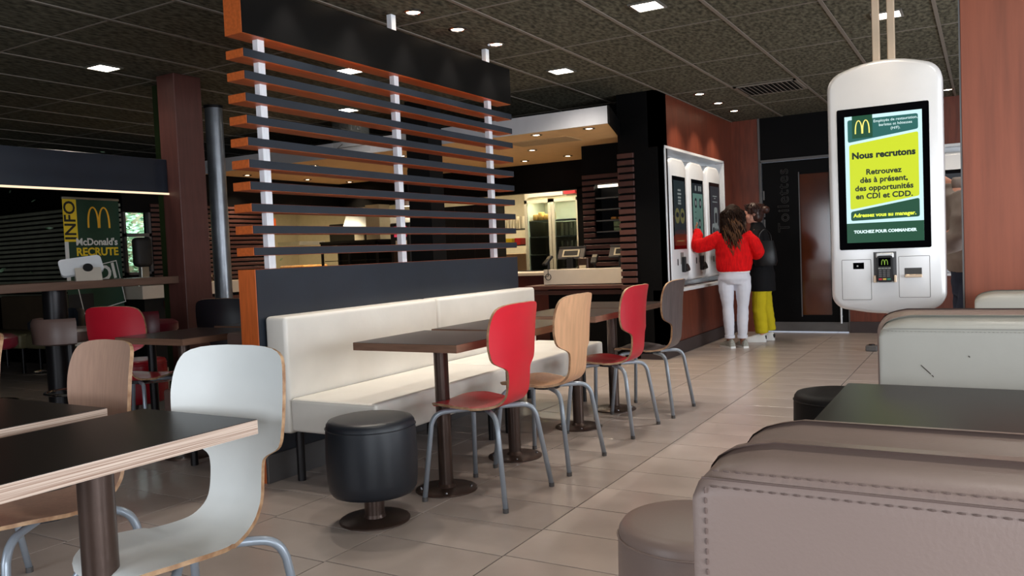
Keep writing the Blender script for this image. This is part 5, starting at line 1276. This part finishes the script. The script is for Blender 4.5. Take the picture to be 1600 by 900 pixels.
B = bmesh.new(); loft(B, [(0, 0, .70, .15, .12), (0, 0, .86, .15, .12)], 24)
limb(B, [(-.09, 0, .80), (-.095, .01, .60), (-.10, .02, .42), (-.095, .01, .25), (-.09, .0, .105)], [.095, .088, .082, .078, .074])
limb(B, [(.09, 0, .80), (.10, -.02, .60), (.10, -.035, .42), (.095, -.06, .25), (.09, -.07, .115)], [.095, .088, .082, .078, .074])
remesh('trousers', B, M['yellow_cloth'], p2, .009, 3, .008, 12)
shoe('shoe', p2, -.09, .03, R(4), M['shoe_white'], M['shoe_white'], heel=M['rubber']); shoe('shoe', p2, .09, -.05, R(-6), M['shoe_white'], M['shoe_white'], heel=M['rubber'])
B = bmesh.new(); ball(B, (0, .055, 1.555), .108, .92, 1.0, .9); ball(B, (0, .02, 1.49), .085, 1.05, .8, 1.0); ball(B, (0, -.075, 1.555), .046); ball(B, (0, .13, 1.585), .045, 1.4, .7, .6); remesh('hair', B, M['hair_red'], p2, .008, 2, .006, 26)
curls('hair_strands', p2, M['hair_red'], 110, (0, .055, 1.535), .102, .09, (0, 1, -.2), 8, .3, .004, .004)
for sx in (-1, 1):
    b = bmesh.new(); ball(b, (0, 0, 0), .0085, 1.3, .7, .8, 10, 8); b.transform(Matrix.Translation((0, .075, 1.515)) @ Matrix.Rotation(R(12), 4, 'Z') @ Matrix.Rotation(R(-6), 4, 'X') @ Matrix.Translation((sx * .035, .089, .012))); obj('eye', b, M['rubber'], p2, smooth=True)
hbg = thing('handbag', 'black leather handbag with a shoulder strap hanging at the side of the person in black', 'bag', (-2.215, 9.635, .90), R(18))
b = bmesh.new(); loft(b, [(0, 0, 0, .115, .045), (0, 0, .05, .135, .062), (0, 0, .18, .12, .052), (0, 0, .29, .095, .02)], 20); obj('bag_body', b, M['bag_leather'], hbg, smooth=50)
b = bmesh.new(); tube(b, catmull([(-.07, 0, .27), (-.06, .01, .36), (0.0, .03, .42), (.06, .01, .36), (.07, 0, .27)], 6), .007, 8); obj('strap', b, M['bag_leather'], hbg, smooth=True)
for sx in (-.07, .07):
    b = bmesh.new(); tube(b, [(sx + .012 * math.cos(2 * PI * k / 12), -.01, .27 + .012 * math.sin(2 * PI * k / 12)) for k in range(12)], .003, 6, closed=True); obj('ring', b, M['chrome'], hbg)

# --- person in the grey hoodie behind the hanging kiosk
p3 = thing('person', 'person in a grey-beige hooded sweatshirt and dark jeans behind the hanging kiosk', 'person', (-.065, 5.62, 0), R(105))
B = bmesh.new()
loft(B, [(0, 0, .88, .16, .115), (0, 0, .98, .15, .11), (0, .02, 1.12, .15, .105), (0, .06, 1.28, .17, .11), (0, .10, 1.42, .17, .10), (0, .12, 1.47, .09, .07)])
limb(B, [(0, .11, 1.42), (0, .20, 1.49), (0, .28, 1.54)], [.06, .055, .055]); head(B, (0, .315, 1.585), 1.05, 0, R(-22))
for sx in (-1, 1):
    limb(B, [(sx * .17, .10, 1.41), (sx * .21, .14, 1.18), (sx * .18, .34, 1.14), (sx * .14, .48, 1.22)], [.05, .045, .036, .026]); hand(B, (sx * .14, .48, 1.22), (-sx * .1, .9, .2), (0, 0, 1), curl=.5)
    limb(B, [(sx * .09, 0, .90), (sx * .10, .03, .50), (sx * .10, 0, .09)], [.09, .058, .038]); limb(B, [(sx * .10, -.02, .065), (sx * .10, .11, .04)], [.032, .028])
remesh('body', B, M['skin'], p3, .009, 2)
B = bmesh.new()
loft(B, [(0, -.005, .945, .175, .135), (0, -.005, .97, .19, .15), (0, 0, 1.02, .205, .165), (0, .02, 1.14, .20, .155), (0, .055, 1.28, .205, .15), (0, .09, 1.40, .19, .13), (0, .12, 1.47, .10, .085)], 28)
for sx in (-1, 1): limb(B, [(sx * .15, .09, 1.39), (sx * .225, .11, 1.26), (sx * .235, .15, 1.14), (sx * .20, .30, 1.12), (sx * .15, .44, 1.20)], [.078, .073, .070, .062, .045])
remesh('hoodie', B, M['grey_hoodie'], p3, .009, 3, .010, 11)
B = bmesh.new(); limb(B, [(-.10, .14, 1.47), (-.10, .06, 1.46), (0, -.01, 1.44), (.10, .06, 1.46), (.10, .14, 1.47)], [.035, .045, .055, .045, .035]); remesh('hood', B, M['grey_hoodie'], p3, .009, 2, .006, 14)
B = bmesh.new(); loft(B, [(0, 0, .80, .15, .12), (0, 0, .96, .165, .13)], 24)
limb(B, [(-.09, 0, .88), (-.10, .06, .62), (-.11, .12, .46), (-.11, .10, .1)], [.10, .09, .072, .062]); limb(B, [(.09, 0, .88), (.10, .01, .62), (.10, .02, .46), (.10, -.03, .1)], [.10, .09, .072, .062])
remesh('jeans', B, M['jeans'], p3, .010, 3, .005, 12)
B = bmesh.new(); ball(B, (0, .295, 1.62), .112, .9, 1.0, .92); remesh('hair', B, M['hair'], p3, .010, 2, .004, 26)
shoe('shoe', p3, -.11, .12, 0, M['shoe_white'], M['rubber']); shoe('shoe', p3, .10, -.01, 0, M['shoe_white'], M['rubber'])

bpy.data.scenes.remove(TMP)
